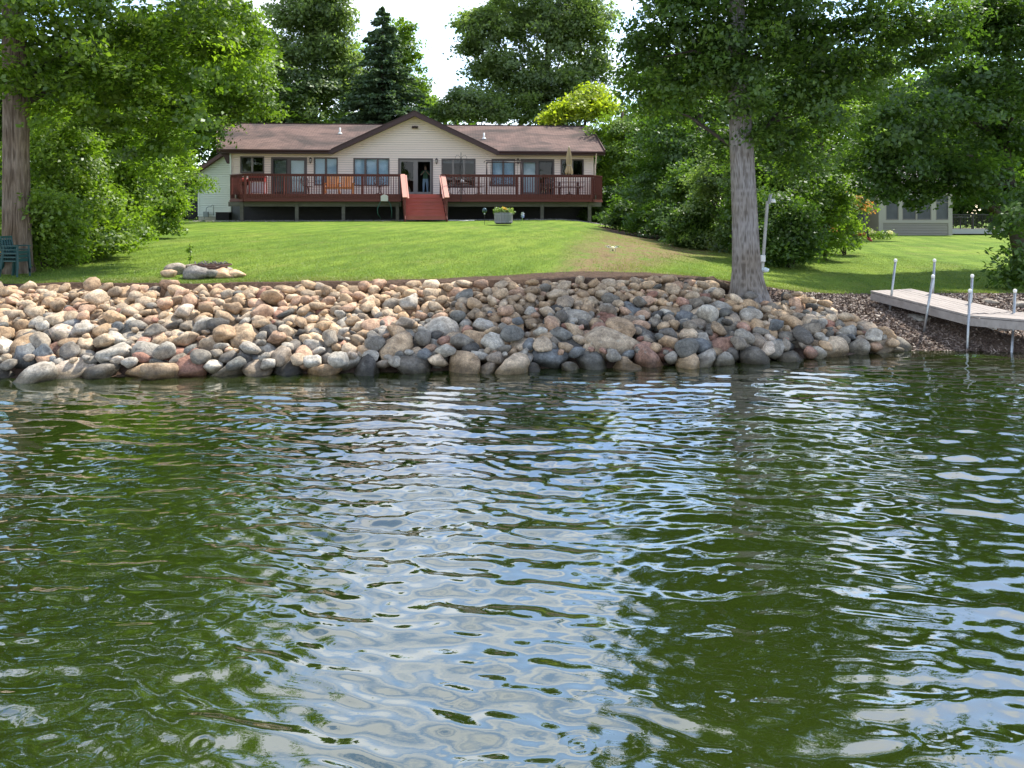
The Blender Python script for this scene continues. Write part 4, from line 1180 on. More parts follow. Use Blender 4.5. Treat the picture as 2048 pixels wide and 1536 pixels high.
# the gable plane meets the main slope along two valleys
def valley_u(z): return (APEX - z) / slope
zr = min(RIDGE, APEX)
roof_slab('roof', [(EL, ve, EV), (U0 + .0, ve, EV), (U1 - valley_u(RIDGE), vr, RIDGE), (RL, vr, RIDGE)], .06, M_ROOF)
roof_slab('roof', [(U2, ve, EV), (ER, ve, EV), (RR_, vr, RIDGE), (U1 + valley_u(RIDGE), vr, RIDGE)], .06, M_ROOF)
roof_slab('roof', [(EL, 9.4, EV), (RL, vr, RIDGE - .003), (RR_, vr, RIDGE - .003), (ER, 9.4, EV)], .06, M_ROOF)
roof_slab('gable_roof', [(U0, ve, EV + .004), (U1, ve, APEX), (U1, 5.4, APEX), (U1 - valley_u(RIDGE), vr, RIDGE + .004)], .05, M_ROOF)
roof_slab('gable_roof', [(U2, ve, EV + .004), (U1 + valley_u(RIDGE), vr, RIDGE + .004), (U1, 5.4, APEX), (U1, ve, APEX)], .05, M_ROOF)
# fascia boards, soffit, gutter, rakes
FH = .20
mb = MB()
mb.box(EL, U0, ve - .03, ve, EV - FH, EV + .005).build('fascia', M_TRIM, house)
MB().box(U2, ER, ve - .03, ve, EV - FH, EV + .005).build('fascia', M_TRIM, house)
for a, b, s in ((EL, U0 - .1, 1), (U2 + .1, ER, 1)):
    MB().prism([(ve - .03, EV - .01), (ve - .14, EV - .01), (ve - .14, EV - .07), (ve - .10, EV - .12), (ve - .03, EV - .12)], a, b)
    g = MB(); P5 = [(ve - .033, EV - .01), (ve - .14, EV - .01), (ve - .14, EV - .07), (ve - .10, EV - .12), (ve - .033, EV - .12)]
    n = 5; g.add([(a, y, z) for y, z in P5] + [(b, y, z) for y, z in P5], [tuple(range(5)), tuple(range(9, 4, -1))] + [(i, i + 5, (i + 1) % 5 + 5, (i + 1) % 5) for i in range(5)])
    g.build('gutter', M_TRIM, house)
for sgn, ua in ((-1, U0), (1, U2)):
    rk = [(ua, EV + .02), (U1, APEX + .02), (U1, APEX - .26), (ua - sgn * .0, EV - .24)]
    MB().prism(rk, ve - .06, ve - .004).build('rake_board', M_TRIM, house)
    MB().prism([(ua, EV + .05), (U1, APEX + .05), (U1, APEX + .022), (ua, EV + .022)], ve - .10, ve - .004).build('drip_edge', M_TRIM, house)
    MB().prism([(ua, EV - .15), (U1, APEX - .17), (U1, APEX - .40), (ua - sgn * .35, EV - .20)], -.05, -.001).build('frieze_board', M_SID, house)
    MB().add([(ua, ve, EV - .20), (U1, ve, APEX - .22), (U1, 0, APEX - .22), (ua, 0, EV - .20)], [(0, 1, 2, 3)]).build('soffit', M_TRIM, house)
mb = MB(); mb.box(EL, U0, ve, 0, EV - FH, EV - FH + .015); mb.box(U2, ER, ve, 0, EV - FH, EV - FH + .015); mb.build('soffit', M_TRIM, house)
MB().bar((ER, ve, EV), (RR_, vr, RIDGE), .05, .2).build('rake_board', M_TRIM, house)
MB().bar((EL, ve, EV), (RL, vr, RIDGE), .05, .2).build('rake_board', mat('pale_rake', (.30, .24, .20), .6), house)
MB().box(RL, RR_, vr - .07, vr + .07, RIDGE - .01, RIDGE + .035).build('ridge_cap', M_ROOF, house)
# bronze flood lamp, vents, lanterns, downspout
mb = MB(); mb.lathe([(.07, 0), (.09, .02), (.06, .05)], 10, (U1, -.08, hz(254, U1))); mb.tube([(U1, -.08, hz(255, U1)), (U1 - .13, -.2, hz(257, U1) + .05)], [.045, .075], 10); mb.tube([(U1, -.08, hz(255, U1)), (U1 + .13, -.2, hz(257, U1) + .05)], [.045, .075], 10)
mb.build('flood_lamp', M_BRONZE, house, True)
for px, py in ((680, 264), (968, 276)):
    v_ = 2.4 if px < 700 else 1.6
    u_ = hu(px, v_); z_ = EV + PIT * (v_ - ve)
    o = MB().tube([(u_, v_, z_ - .1), (u_, v_, z_ + .36)], .05, 10).build('vent_pipe', M_WHITE, house, True)
    MB().lathe([(.16, -.03), (.10, .05), (.06, .10)], 12, (u_, v_, z_ + .0)).build('flashing', M_WHITE, house, True)
def lantern(px, py):
    u = hu(px, -.15); z = hz(py, u, -.15)
    mb = MB(); mb.box(u - .04, u + .04, -.06, -.02, z - .05, z + .12); mb.bar((u, -.04, z + .08), (u, -.15, z + .14), .02, .02)
    mb.lathe([(.02, .16), (.075, .09), (.085, .07)], 8, (u, -.15, z)); mb.lathe([(.055, -.12), (.05, -.14), (.015, -.17)], 8, (u, -.15, z))
    for k in range(4):
        a = k * math.pi / 2 + .78; mb.bar((u + .05 * math.cos(a), -.15 + .05 * math.sin(a), z - .12), (u + .075 * math.cos(a), -.15 + .075 * math.sin(a), z + .08), .012, .012)
    o = mb.build('lantern', M_BRONZE, house)
    MB().lathe([(.04, -.11), (.06, .07)], 8, (u, -.15, z)).build('lantern_glass', mat('lantern_glass', (.45, .40, .34), .3), o, True)
for px, py in ((621, 320.5), (873, 322), (1036, 322)): lantern(px, py)
mb = MB(); ud = hu(1190, -.1)
mb.tube([(ER - .5, ve - .05, EV - .12), (ud + .05, -.12, EV - .5), (ud + .02, -.06, EV - .75), (ud, -.06, FZ + .1)], .045, 8); mb.build('downspout', M_SID, house, True)
mb = MB(); ud = hu(460.5, -.1); mb.box(ud - .03, ud + .05, -.12, -.04, -.2, EV - .12); mb.build('downspout', M_SIDG, house)

# rear wing / garage seen left of the house
GVy = 1.4
ga, gb = hu(397, GVy), hu(464, GVy)
wing = thing('garage_wing', 'pale green lap sided end wing left of the house with a meter by its foot', 'building', tuple(hw(ga, GVy, 0)), TH)
W_ = gb - ga + .6
gz0 = hz(432, ga, GVy); gzt = hz(342, ga, GVy)
def wz(py): return hz(py, ga, GVy)
sl = (wz(306) - wz(342)) / (hu(450, GVy) - ga)
mb = MB()
z = wz(433); ex = .127
def wt(z_):
    a = 0 if z_ < wz(342) else (z_ - wz(342)) / sl
    return (a, W_)
lap_wall(mb, 0, W_, z, wz(342) + sl * W_, wt, []); mb.build('siding', M_SIDG, wing)
mb = MB(); mb.box(0, .06, .0, 6, wz(433), wz(342)); mb.box(-.03, .07, -.035, 0, wz(433), wz(342)); mb.build('wall', M_SIDG, wing)
MB().box(0, W_, .0, .15, wz(452), wz(433)).build('foundation', mat('pale_concrete', (.42, .40, .32), .8), wing)
th_ = .16
e0 = hu(368, GVy) - ga
mb = MB(); mb.prism([(e0, wz(342) + sl * e0 + .06), (W_, wz(342) + sl * W_ + .06), (W_, wz(342) + sl * W_ - .16), (e0, wz(342) + sl * e0 - .14)], -.35, 6); mb.build('roof', M_ROOF, wing)
mb = MB(); mb.prism([(e0 - .01, wz(342) + sl * e0 + .08), (W_, wz(342) + sl * W_ + .08), (W_, wz(342) + sl * W_ - .14), (e0 - .01, wz(342) + sl * e0 - .14)], -.40, -.355); mb.build('rake_board', mat('mauve_trim', (.115, .06, .058), .5), wing)
MB().box(e0, 0, -.35, 6, wz(342) + sl * e0 - .18, wz(342) + sl * e0 - .145).build('soffit', M_TRIM, wing)
# dark bracket board under the eave corner of the house
MB().prism([(UL - .55, EV - .2), (UL - .05, EV - .2), (UL - .05, EV - .75), (UL - .2, EV - .75), (UL - .35, EV - .4)], -.1, .2).build('eave_return', M_TRIM, house)

# gas meter and condenser
gm_ = thing('gas_meter', 'small grey gas meter with bent pipe on the pale green wall', 'meter', tuple(hw(hu(412, 1.1), 1.1, hz(438, hu(412), 1.1))), TH)
mg = mat('meter_grey', (.22, .25, .23), .6)
MB().box(-.14, .14, -.08, .1, .12, .42).build('body', mg, gm_, bevel=.02)
MB().tube([(.0, 0, .4), (.02, 0, .62), (.12, 0, .70), (.30, 0, .72), (.34, 0, .80), (.42, 0, .76), (.42, 0, .2)], .018, 6).build('pipe', mg, gm_, True)
MB().tube([(-.1, 0, .0), (-.1, 0, .2)], .02, 6).build('riser', mg, gm_, True)
uc = hu(448, -.3)
ac = thing('air_conditioner', 'black louvred air conditioning unit beside the house corner', 'air conditioner', tuple(hw(uc, -.3, -.02)), TH)
MB().box(-.34, .34, -.3, .3, .04, .44).build('cabinet', mat('unit_body', (.02, .02, .028), .6), ac)
mb = MB()
for k in range(17): mb.box(-.35 + k * .0425, -.35 + k * .0425 + .016, -.325, -.30, .06, .43)
mb.build('louvres', M_BLACK, ac)
MB().box(-.36, .36, -.33, .33, .44, .48).build('top', M_BLACK, ac)
MB().box(-.5, .55, -.45, .42, -.06, .04).build('pad', mat('concrete_pad', (.3, .28, .25), .9), ac)

# ------------------------------------------------------------------ the deck
VF = -3.4
deck = thing('deck', 'raised redwood stained deck with baluster rail and central stair', 'deck', tuple(hw(0, VF, 0)), TH)
def dku(px): return hu(px, VF)
# plan of the rim, local coordinates (u, v-VF)
LP = [(hu(462, VF + 1.1), 1.1), (dku(488), 0), (dku(802), 0)]
RP = [(dku(881), 0), (dku(1184), 0), (hu(1202.5, VF + 1.1), 1.1), (hu(1202.5, VF + 1.1) , 3.3)]
LP = [(LP[0][0], 3.3)] + LP
FLO = MB()
nb_ = 24
for i in range(nb_):                       # boards of the floor run along the house
    v0 = i * .14 + .02; v1 = v0 + .133
    a = LP[1][0] if v0 > 1.1 else LP[2][0] + (LP[1][0] - LP[2][0]) * (v0 / 1.1)
    b = RP[2][0] if v0 > 1.1 else RP[1][0] + (RP[2][0] - RP[1][0]) * (v0 / 1.1)
    if v0 < 3.3:
        o = MB().box(a, b, v0, v1, FZ - .04, FZ).build('floor_board', M_RED, deck)
def rail_run(pa, pb, first_post=True, last_post=True, top=True):
    a = Vector((pa[0], pa[1], 0)); b = Vector((pb[0], pb[1], 0)); d_ = b - a; L_ = d_.length; d_.normalize(); n = Vector((d_.y, -d_.x, 0))
    n = -n if n.y > 0 else n
    MB().bar(a + Vector((0, 0, FZ - .20)) + n * .02, b + Vector((0, 0, FZ - .20)) + n * .02, .04, .38).build('rim_board', M_RED, deck)
    MB().bar(a + Vector((0, 0, FZ - .345)) + n * .062, b + Vector((0, 0, FZ - .345)) + n * .062, .04, .10).build('skirt_board', M_RED, deck)
    MB().bar(a + Vector((0, 0, FZ + 1.01)), b + Vector((0, 0, FZ + 1.01)), .15, .035).build('rail_cap', M_RED, deck)
    MB().bar(a + Vector((0, 0, FZ + .945)) + n * .01, b + Vector((0, 0, FZ + .945)) + n * .01, .04, .09).build('top_rail', M_RED, deck)
    k = max(1, round(L_ / 1.9))
    for i in range(0 if first_post else 1, k + (1 if last_post else 0)):
        q = a + d_ * (L_ * i / k) - n * .045
        MB().box(q.x - .045, q.x + .045, q.y - .045, q.y + .045, FZ - .35, FZ + .99).build('rail_post', M_RED, deck)
    kb = int(L_ / .125)
    for i in range(1, kb):
        q = a + d_ * (L_ * i / kb) + n * .062
        BAL.append((q.x, q.y))
BAL = []
rail_run(LP[0], LP[1]); rail_run(LP[1], LP[2], False); rail_run(LP[2], LP[3], False)
rail_run(RP[0], RP[1]); rail_run(RP[1], RP[2], False); rail_run(RP[2], RP[3], False)
bm0 = MB().box(-.019, .019, -.019, .019, FZ - .22, FZ + .98).build('baluster', M_RED, deck)
bm0.location = (BAL[0][0], BAL[0][1], 0)
for x, y in BAL[1:297]:
    link('baluster', bm0.data, deck, (x, y, 0))
# front edge board between the two railings, beam and posts
for pts in ([LP[1], LP[2], LP[3]], [RP[0], RP[1], RP[2]]):
    for a, b in zip(pts[:-1], pts[1:]):
        if abs(a[1] - b[1]) > .5: continue
        MB().bar((a[0], .30, FZ - .53), (b[0], .30, FZ - .53), .09, .24).build('beam', M_BEAM, deck)
MB().bar((LP[1][0] + .1, .3, FZ - .53), (LP[2][0], .3, FZ - .53), .085, .235).build('beam', M_BEAM, deck)
MB().bar((RP[1][0], .3, FZ - .53), (RP[2][0] - .15, .3, FZ - .53), .085, .235).build('beam', M_BEAM, deck)
for px in (484, 594, 687, 795, 893, 992, 1084, 1179):
    u = hu(px, VF + .3)
    MB().box(u - .085, u + .085, .22, .38, -.5, FZ - .41).build('support_post', M_BEAM, deck)
MB().bar((dku(1186), .4, FZ - .52), (dku(1186), 3.2, FZ - .52), .09, .22).build('beam', M_BEAM, deck)
MB().bar((LP[1][0] + .2, .4, FZ - .52), (LP[1][0] + .2, 3.2, FZ - .52), .09, .22).build('beam', M_BEAM, deck)
for k in range(26):
    u = LP[1][0] + .5 + k * (RP[2][0] - LP[1][0] - 1) / 25
    MB().box(u - .02, u + .02, .05, 3.3, FZ - .24, FZ - .045).build('joist', M_BEAM, deck)
# stair
uS0, uS1 = dku(807), dku(884.5)
st_c = ((uS0 + uS1) / 2, 0)
SA = R(8.0)
NR = 7; RISE = 1.33 / NR; RUNT = .25
def stp(s, d_, z):      # s across, d forward towards the lake
    return (st_c[0] + s * math.cos(SA) + d_ * math.sin(SA), -d_ * math.cos(SA) + s * math.sin(SA) * .2, z)
hwid = (uS1 - uS0) / 2
def quadbox(mb, s0, s1, d0, d1, z0, z1):
    c = [stp(s0, d0, z0), stp(s1, d0, z0), stp(s1, d1, z0), stp(s0, d1, z0), stp(s0, d0, z1), stp(s1, d0, z1), stp(s1, d1, z1), stp(s0, d1, z1)]
    mb.add(c, [(0, 3, 2, 1), (4, 5, 6, 7), (0, 1, 5, 4), (1, 2, 6, 5), (2, 3, 7, 6), (3, 0, 4, 7)]); return mb
for i in range(NR):
    z1 = FZ - i * RISE
    if i: quadbox(MB(), -hwid + .02 - i * .006, hwid - .02 + i * .006, (i - 1) * RUNT - .01, i * RUNT + .03, z1 - .035, z1).build('tread', M_STAIR, deck)
    quadbox(MB(), -hwid + .03 - i * .006, hwid - .03 + i * .006, i * RUNT - .02, i * RUNT, z1 - RISE, z1 - .038 if i else z1 - .002).build('riser', M_STAIR, deck)
for sg in (-1, 1):
    mb = MB(); a = sg * (hwid + .02); b = sg * (hwid + .06)
    c0 = [stp(a, 0, FZ + .02), stp(a, NR * RUNT, FZ - NR * RISE + .04), stp(a, NR * RUNT, FZ - NR * RISE - .1), stp(a, NR * RUNT - .35, FZ - NR * RISE - .1), stp(a, 0, FZ - .45)]
    c1 = [stp(b, 0, FZ + .02), stp(b, NR * RUNT, FZ - NR * RISE + .04), stp(b, NR * RUNT, FZ - NR * RISE - .1), stp(b, NR * RUNT - .35, FZ - NR * RISE - .1), stp(b, 0, FZ - .45)]
    mb.add(c0 + c1, [tuple(range(5)), tuple(range(9, 4, -1))] + [(i, i + 5, (i + 1) % 5 + 5, (i + 1) % 5) for i in range(5)])
    mb.build('stringer', M_RED, deck)
    zt, zb = FZ + 1.02, FZ - 1.22 * .0 - .22
    e = NR * RUNT - .18
    zb = FZ - NR * RISE + 1.12
    MB().bar(stp(sg * (hwid + .05), -.02, zt), stp(sg * (hwid + .05), e, zb), .24, .035).build('handrail', M_CAP_SUN, deck)
    MB().bar(stp(sg * (hwid - .12), .02, zt - .05), stp(sg * (hwid - .12), e, zb - .05), .07, .035).build('handrail', M_CAP_SUN, deck)
    q = stp(sg * (hwid + .05), e - .1, 0); MB().box(q[0] - .045, q[0] + .045, q[1] - .045, q[1] + .045, FZ - NR * RISE - .2, zb + .02).build('newel_post', M_RED, deck)
    for k in range(1, 11):
        f_ = k / 11.5
        q = stp(sg * (hwid + .05), e * f_, 0); z0_ = FZ + .05 - (NR * RISE) * (e * f_ / (NR * RUNT)); 
        MB().box(q[0] - .017, q[0] + .017, q[1] - .017, q[1] + .017, z0_ - .1, zt + (zb - zt) * f_ - .02).build('baluster', M_RED, deck)

# gravel strip under the deck edge
rg = np.random.default_rng(31)
n = 2600; u = rg.uniform(UL - 1, UR + 1.5, n); v = VF + .35 + rg.normal(0, .35, n)
V_, F_ = [], []
ico = np.array([(1, 0, 0), (-1, 0, 0), (0, 1, 0), (0, -1, 0), (0, 0, 1), (0, 0, -1)]); icf = np.array([(0, 2, 4), (2, 1, 4), (1, 3, 4), (3, 0, 4), (2, 0, 5), (1, 2, 5), (3, 1, 5), (0, 3, 5)])
xw = HX0 + u * CT - v * ST; yw = HY0 + u * ST + v * CT; zw = ground(xw, yw)
s = rg.uniform(.02, .055, n)
VV = ico[None] * s[:, None, None] * rg.uniform(.7, 1.2, (n, 6, 1)) + np.stack([xw, yw, zw], -1)[:, None]
FF = icf[None] + (np.arange(n) * 6)[:, None, None]
tag(link('gravel', np_mesh('gravel', VV.reshape(-1, 3), FF.reshape(-1, 3), mat('grey_gravel', (.26, .24, .22), .9, noise=((5, 5, 5), .2, (.12, .11, .10))))), 'band of grey gravel along the ground under the deck edge', kind='stuff')
# ------------------------------------------------------------------ things on and around the deck
def dk(px, v, z=0.0):          # point on the deck floor under photograph column px, v from house plane
    return tuple(hw(hu(px, v), v, FZ + z))

def adirondack():
    m = mat('orange_cedar', (.58, .24, .07), .5, noise=((6, 6, 1.5), .22, (.46, .17, .045)))
    r = thing('double_adirondack_chair', 'orange cedar double fan-back garden chair against the left railing', 'chair', dk(679, -2.6), TH + .06)
    for k in (-1, 1):
        for i in range(6):
            a = (i - 2.5); x = k * .36 + a * .098; h = 1.10 - abs(a) * .045
            MB().bar((x * .98, .05, .30), (x + a * .012, .38, h), .085, .02, (0, 1, 0)).build('back_slat', m, r)
        for i in range(5): MB().box(k * .36 - .31, k * .36 + .31, -.50 + i * .105, -.50 + i * .105 + .095, .36 - i * .02, .38 - i * .02).build('seat_slat', m, r)
    for x in (-.72, 0, .72):
        MB().box(x - .07, x + .07, -.52, .22, .56, .585).build('arm', m, r)
        MB().box(x - .035, x + .035, -.48, -.40, 0, .56).build('leg', m, r)
        MB().bar((x, -.44, .33), (x, .5, .02), .03, .13).build('leg', m, r)
    MB().box(-.70, .70, -.52, -.49, .26, .37).build('front_rail', m, r)
adirondack()

def wire_chair(px, v, rz, label, s=1.0, group='dark metal spring chairs on the deck'):
    r = thing('metal_chair', label, 'chair', dk(px, v), rz, group)
    mb = MB()
    def ring(c, rx, rz_, tilt, n=20, t=.012):
        return [(c[0] + rx * math.cos(a), c[1] + tilt * (c[2] + rz_ * math.sin(a)), c[2] + rz_ * math.sin(a)) for a in [2 * math.pi * k / n for k in range(n + 1)]]
    back = MB().tube(ring((0, .24, .70), .26, .26, .12), .014, 6, False)
    for k in range(-3, 4): back.tube([(k * .07, .3, .46), (k * .07, .34, .70 + .25 * math.sqrt(max(0, 1 - (k * .07 / .26) ** 2)))], .008, 5, False)
    for k in range(3): back.tube([(-.22, .32, .55 + k * .12), (0, .36, .58 + k * .12), (.22, .32, .55 + k * .12)], .008, 5, False)
    back.build('backrest', M_BRONZE, r, True)
    seat = MB(); seat.lathe([(.02, .40), (.24, .42), (.25, .44), (.02, .43)], 18); seat.build('seat', M_BRONZE, r, True)
    for sg in (-1, 1):
        MB().tube([(sg * .25, .28, .62), (sg * .30, .0, .64), (sg * .29, -.2, .60), (sg * .24, -.18, .44)], .013, 6, False).build('arm', M_BRONZE, r, True)
    base = MB(); base.tube([(0, .05, .41), (0, .02, .2)], .03, 8)
    base.tube([(0, .02, .2), (.0, -.05, .1)], .03, 8)
    base.tube([(.24 * math.cos(a), .24 * math.sin(a), .02) for a in [2 * math.pi * k / 20 for k in range(21)]], .014, 6, False)
    for a in (0.8, 2.4, 4, 5.5): base.tube([(0, 0, .12), (.24 * math.cos(a), .24 * math.sin(a), .03)], .012, 6, False)
    base.build('base', M_BRONZE, r, True)
    return r
wire_chair(617, -2.1, TH + 2.6, 'dark metal chair turned aside left of the orange double chair')
wire_chair(760, -2.7, TH + .3, 'dark metal spring chair alone between the orange chair and the stair')
wire_chair(897, -2.2, TH - 1.2, 'dark metal chair just right of the stair, left of the small round table')
wire_chair(958, -2.3, TH + 1.2, 'dark metal chair right of the small round table')

r = thing('round_table', 'small round dark metal table with a pale kettle on it near the stair', 'table', dk(923, -2.4), TH)
MB().lathe([(.34, .60), (.36, .61), (.36, .63), (.34, .64)], 24).build('tabletop', M_BRONZE, r, True)
mb = MB()
for a in (.5, 2.6, 4.7): mb.tube([(.28 * math.cos(a), .28 * math.sin(a), 0), (.08 * math.cos(a), .08 * math.sin(a), .3), (.24 * math.cos(a), .24 * math.sin(a), .6)], .013, 6)
mb.build('legs', M_BRONZE, r, True)
r = thing('kettle', 'small pale pot standing on the round metal table', 'pot', dk(924, -2.4, .642), TH)
MB().lathe([(.07, 0), (.10, .05), (.09, .12), (.04, .16), (.015, .18), (.02, .2)], 14).build('body', mat('pale_enamel', (.5, .48, .46), .3), r, True)
MB().tube([(-.09, 0, .08), (-.13, 0, .18), (0, 0, .26), (.13, 0, .18), (.09, 0, .1)], .008, 6, False).build('handle', M_BLACK, r, True)

# porch swing with canopy frame
u0, u1 = hu(973, -2.0), hu(1043, -2.0)
r = thing('porch_swing', 'dark metal canopy swing bench between the round table and the right door', 'swing', tuple(hw((u0 + u1) / 2, -2.0, FZ)), TH)
hwid_ = (u1 - u0) / 2
for sg in (-1, 1):
    MB().tube([(sg * hwid_, -.55, 0), (sg * (hwid_ - .02), -.1, 1.78), (sg * (hwid_ - .02), .1, 1.78), (sg * hwid_, .55, 0)], .03, 8).build('frame_leg', M_BRONZE, r, True)
    MB().tube([(sg * (hwid_ - .2), 0, 1.75), (sg * (hwid_ - .25), .05, .5)], .01, 6).build('hanger', M_BLACK, r, True)
MB().tube([(-hwid_, 0, 1.78), (hwid_, 0, 1.78)], .03, 8).build('top_bar', M_BRONZE, r, True)
mb = MB()
mb.prism([(-hwid_ - .12, 1.80), (-hwid_ - .02, 1.88), (hwid_ + .02, 1.88), (hwid_ + .12, 1.80), (hwid_ + .02, 1.84), (-hwid_ - .02, 1.84)], -.12, -.06)
mb.tube([(-hwid_ - .12, -.5, 1.78), (-hwid_ - .12, .5, 1.80)], .02, 6).tube([(hwid_ + .12, -.5, 1.78), (hwid_ + .12, .5, 1.80)], .02, 6)
mb.build('canopy_frame', M_BRONZE, r)
bw = hwid_ - .2
MB().box(-bw, bw, -.25, .25, .46, .50).build('seat', M_BRONZE, r)
bk = MB(); bk.tube([(-bw, .27, .5), (-bw, .36, .95), (bw, .36, .95), (bw, .27, .5)], .018, 6)
for k in range(1, 24): x = -bw + 2 * bw * k / 24; bk.bar((x, .27, .5), (x, .36, .94), .012, .012)
for k in range(5):
    xc = -bw + 2 * bw * (k + .5) / 5
    bk.tube([(xc + .12 * math.cos(a), .33, .74 + .12 * math.sin(a)) for a in [2 * math.pi * q / 12 for q in range(13)]], .012, 5, False)
bk.build('backrest', M_BRONZE, r)
for sg in (-1, 1): MB().tube([(sg * bw, -.25, .48), (sg * bw, -.25, .68), (sg * bw, .3, .72)], .016, 6).build('arm', M_BRONZE, r, True)

# picnic table
M_PIC = mat('bleached_plank', (.50, .45, .42), .7, noise=((2, 14, 14), .22, (.38, .33, .31)))
uc0, uc1 = hu(1106, -2.0), hu(1168, -2.0)
r = thing('picnic_table', 'picnic table with bleached plank top at the right end of the deck', 'table', tuple(hw((uc0 + uc1) / 2, -2.0, FZ)), TH - .10)
L_ = (uc1 - uc0) / 2
for i in range(5): MB().box(-L_, L_, -.36 + i * .145, -.36 + i * .145 + .138, .70, .74).build('top_board', M_PIC, r)
for sg in (-1, 1):
    for j in range(2): MB().box(-L_, L_, sg * .70 - .14 + j * .145, sg * .70 - .14 + j * .145 + .138, .42, .46).build('seat_board', M_PIC, r)
    x = sg * (L_ - .35)
    MB().bar((x, -.62, 0), (x, -.22, .70), .04, .10, (1, 0, 0)).build('leg', M_TRIM, r)
    MB().bar((x, .62, 0), (x, .22, .70), .04, .10, (1, 0, 0)).build('leg', M_TRIM, r)
    MB().box(x + .022, x + .062, -.80, .80, .32, .418).build('cross_beam', M_TRIM, r)

# closed market umbrella through the table
p = hw((uc0 + uc1) / 2, -2.0, FZ)
ux = hu(1138, -2.0)
r = thing('parasol', 'closed tan parasol rising above the picnic table in front of the right window', 'parasol', tuple(hw(ux, -2.0, FZ)), TH)
MB().tube([(0, 0, 0), (0, 0, 2.62)], .02, 8).build('pole', mat('pole_wood', (.35, .26, .17), .5), r, True)
MB().lathe([(.22, 0), (.22, .05), (.06, .08), (.03, .2)], 16).build('base', M_BLACK, r, True)
cl = mat('tan_canvas', (.44, .33, .19), .8, noise=((12, 12, 2), .2, (.34, .24, .13)))
n_ = 48; V_, F_ = [], []
prof = [(.03, 2.58), (.06, 2.48), (.10, 2.25), (.125, 2.0), (.13, 1.8), (.10, 1.62), (.135, 1.50), (.17, 1.35), (.18, 1.22), (.16, 1.18)]
for rr_, zz in prof:
    for k in range(n_):
        a = 2 * math.pi * k / n_; q = rr_ * (1 + .28 * math.sin(a * 8 + zz * 1.5)); V_.append((q * math.cos(a), q * math.sin(a), zz + (.05 * math.sin(a * 8) if zz < 1.3 else 0)))
for i in range(len(prof) - 1):
    for k in range(n_): F_.append((i * n_ + k, i * n_ + (k + 1) % n_, (i + 1) * n_ + (k + 1) % n_, (i + 1) * n_ + k))
mb = MB(); mb.v = V_; mb.f = F_; mb.build('canopy', cl, r, True)
MB().lathe([(.015, 2.58), (.04, 2.62), (.015, 2.68)], 10).build('finial', mat('finial', (.6, .5, .35), .4), r, True)
MB().tube([(.105 * math.cos(a), .105 * math.sin(a), 1.63) for a in [2 * math.pi * q / 16 for q in range(17)]], .02, 6, False).build('tie', M_PIC, r, True)

# stacked dark plastic chairs left of the picnic table
def slat_chair(name, label, loc, rz, m, s=1.0, stack=1, group=None):
    r = thing(name, label, 'chair', loc, rz, group)
    r.scale = (s, s, s)
    MB().box(-.23, .23, -.24, .22, .40, .43).build('seat', m, r)
    b = MB()
    for k in range(6): b.bar((-.19 + k * .076, .21, .45), (-.20 + k * .08, .31, .84), .045, .015, (0, 1, 0))
    b.bar((-.22, .31, .86), (.22, .31, .86), .03, .05); b.build('backrest', m, r)
    for sx in (-1, 1):
        MB().bar((sx * .24, -.24, 0), (sx * .22, -.22, .60), .045, .045).build('leg', m, r)
        MB().bar((sx * .24, .30, 0), (sx * .22, .21, .62), .045, .045).build('leg', m, r)
        MB().box(sx * .23 - .03, sx * .23 + .03, -.26, .26, .60, .625).build('arm', m, r)
    return r
M_DKR = mat('dark_brown_resin', (.05, .035, .035), .5)
base = dk(1092, -2.5)
slat_chair('resin_chair', 'dark brown resin chair left of the picnic table', base, TH - .5, M_DKR)

# red side bar / grill at the left end of the deck
r = thing('serving_cart', 'red serving cart with white top and pale cloth at the left end of the deck', 'cart', dk(516, -2.5), TH)
M_RD = mat('bright_red_wood', (.34, .05, .04), .5); M_CL = mat('lilac_white_cloth', (.55, .50, .55), .8)
MB().box(-.42, .42, -.28, .28, .88, .93).build('cart_top', M_RD, r); MB().box(-.44, .44, -.30, .30, .93, .955).build('top_panel', M_WHITE, r)
MB().box(-.40, .40, -.26, .26, .66, .88).build('drawer_box', M_RD, r)
for i in range(3): MB().box(-.38 + i * .26, -.14 + i * .26, -.275, -.262, .69, .85).build('drawer', M_TRIM, r)
for sx in (-1, 1):
    for sy in (-1, 1): MB().box(sx * .38 - .03, sx * .38 + .03, sy * .24 - .03, sy * .24 + .03, 0, .66).build('leg', M_RD, r)
MB().box(-.34, .34, -.22, .22, .06, .60).build('covered_crate', M_CL, r, bevel=.03)
r = thing('box_grill', 'dark red lidded grill beside the serving cart behind the left railing', 'grill', dk(489, -2.5), TH + .2)
MB().lathe([(.05, .42), (.18, .46), (.25, .60), (.25, .64)], 16).build('bowl', M_TRIM, r, True); MB().lathe([(.26, .645), (.25, .72), (.16, .84), (.03, .87)], 16).build('lid', M_RD, r, True)
for a in (.5, 2.6, 4.7): MB().bar((.2 * math.cos(a), .2 * math.sin(a), 0), (.12 * math.cos(a), .12 * math.sin(a), .5), .02, .02).build('leg', M_BLACK, r)
MB().tube([(-.06, 0, .88), (0, 0, .92), (.06, 0, .88)], .01, 6).build('handle', M_BLACK, r)

# forked hook pole rising from the deck rail
r = thing('shepherd_hook', 'thin dark pole with two arching hooks rising above the railing near the stair', 'plant hook', tuple(hw(hu(922, VF - .12), VF - .12, FZ - .45)), TH)
MB().tube([(0, 0, 0), (0, 0, 2.62)], .014, 6).build('pole', M_BLACK, r)
for sg in (-1, 1):
    MB().tube([(0, 0, 2.28), (sg * .10, 0, 2.45), (sg * .22, 0, 2.48), (sg * .30, 0, 2.38), (sg * .30, 0, 2.28), (sg * .25, 0, 2.24)], .009, 6).build('hook', M_BLACK, r)

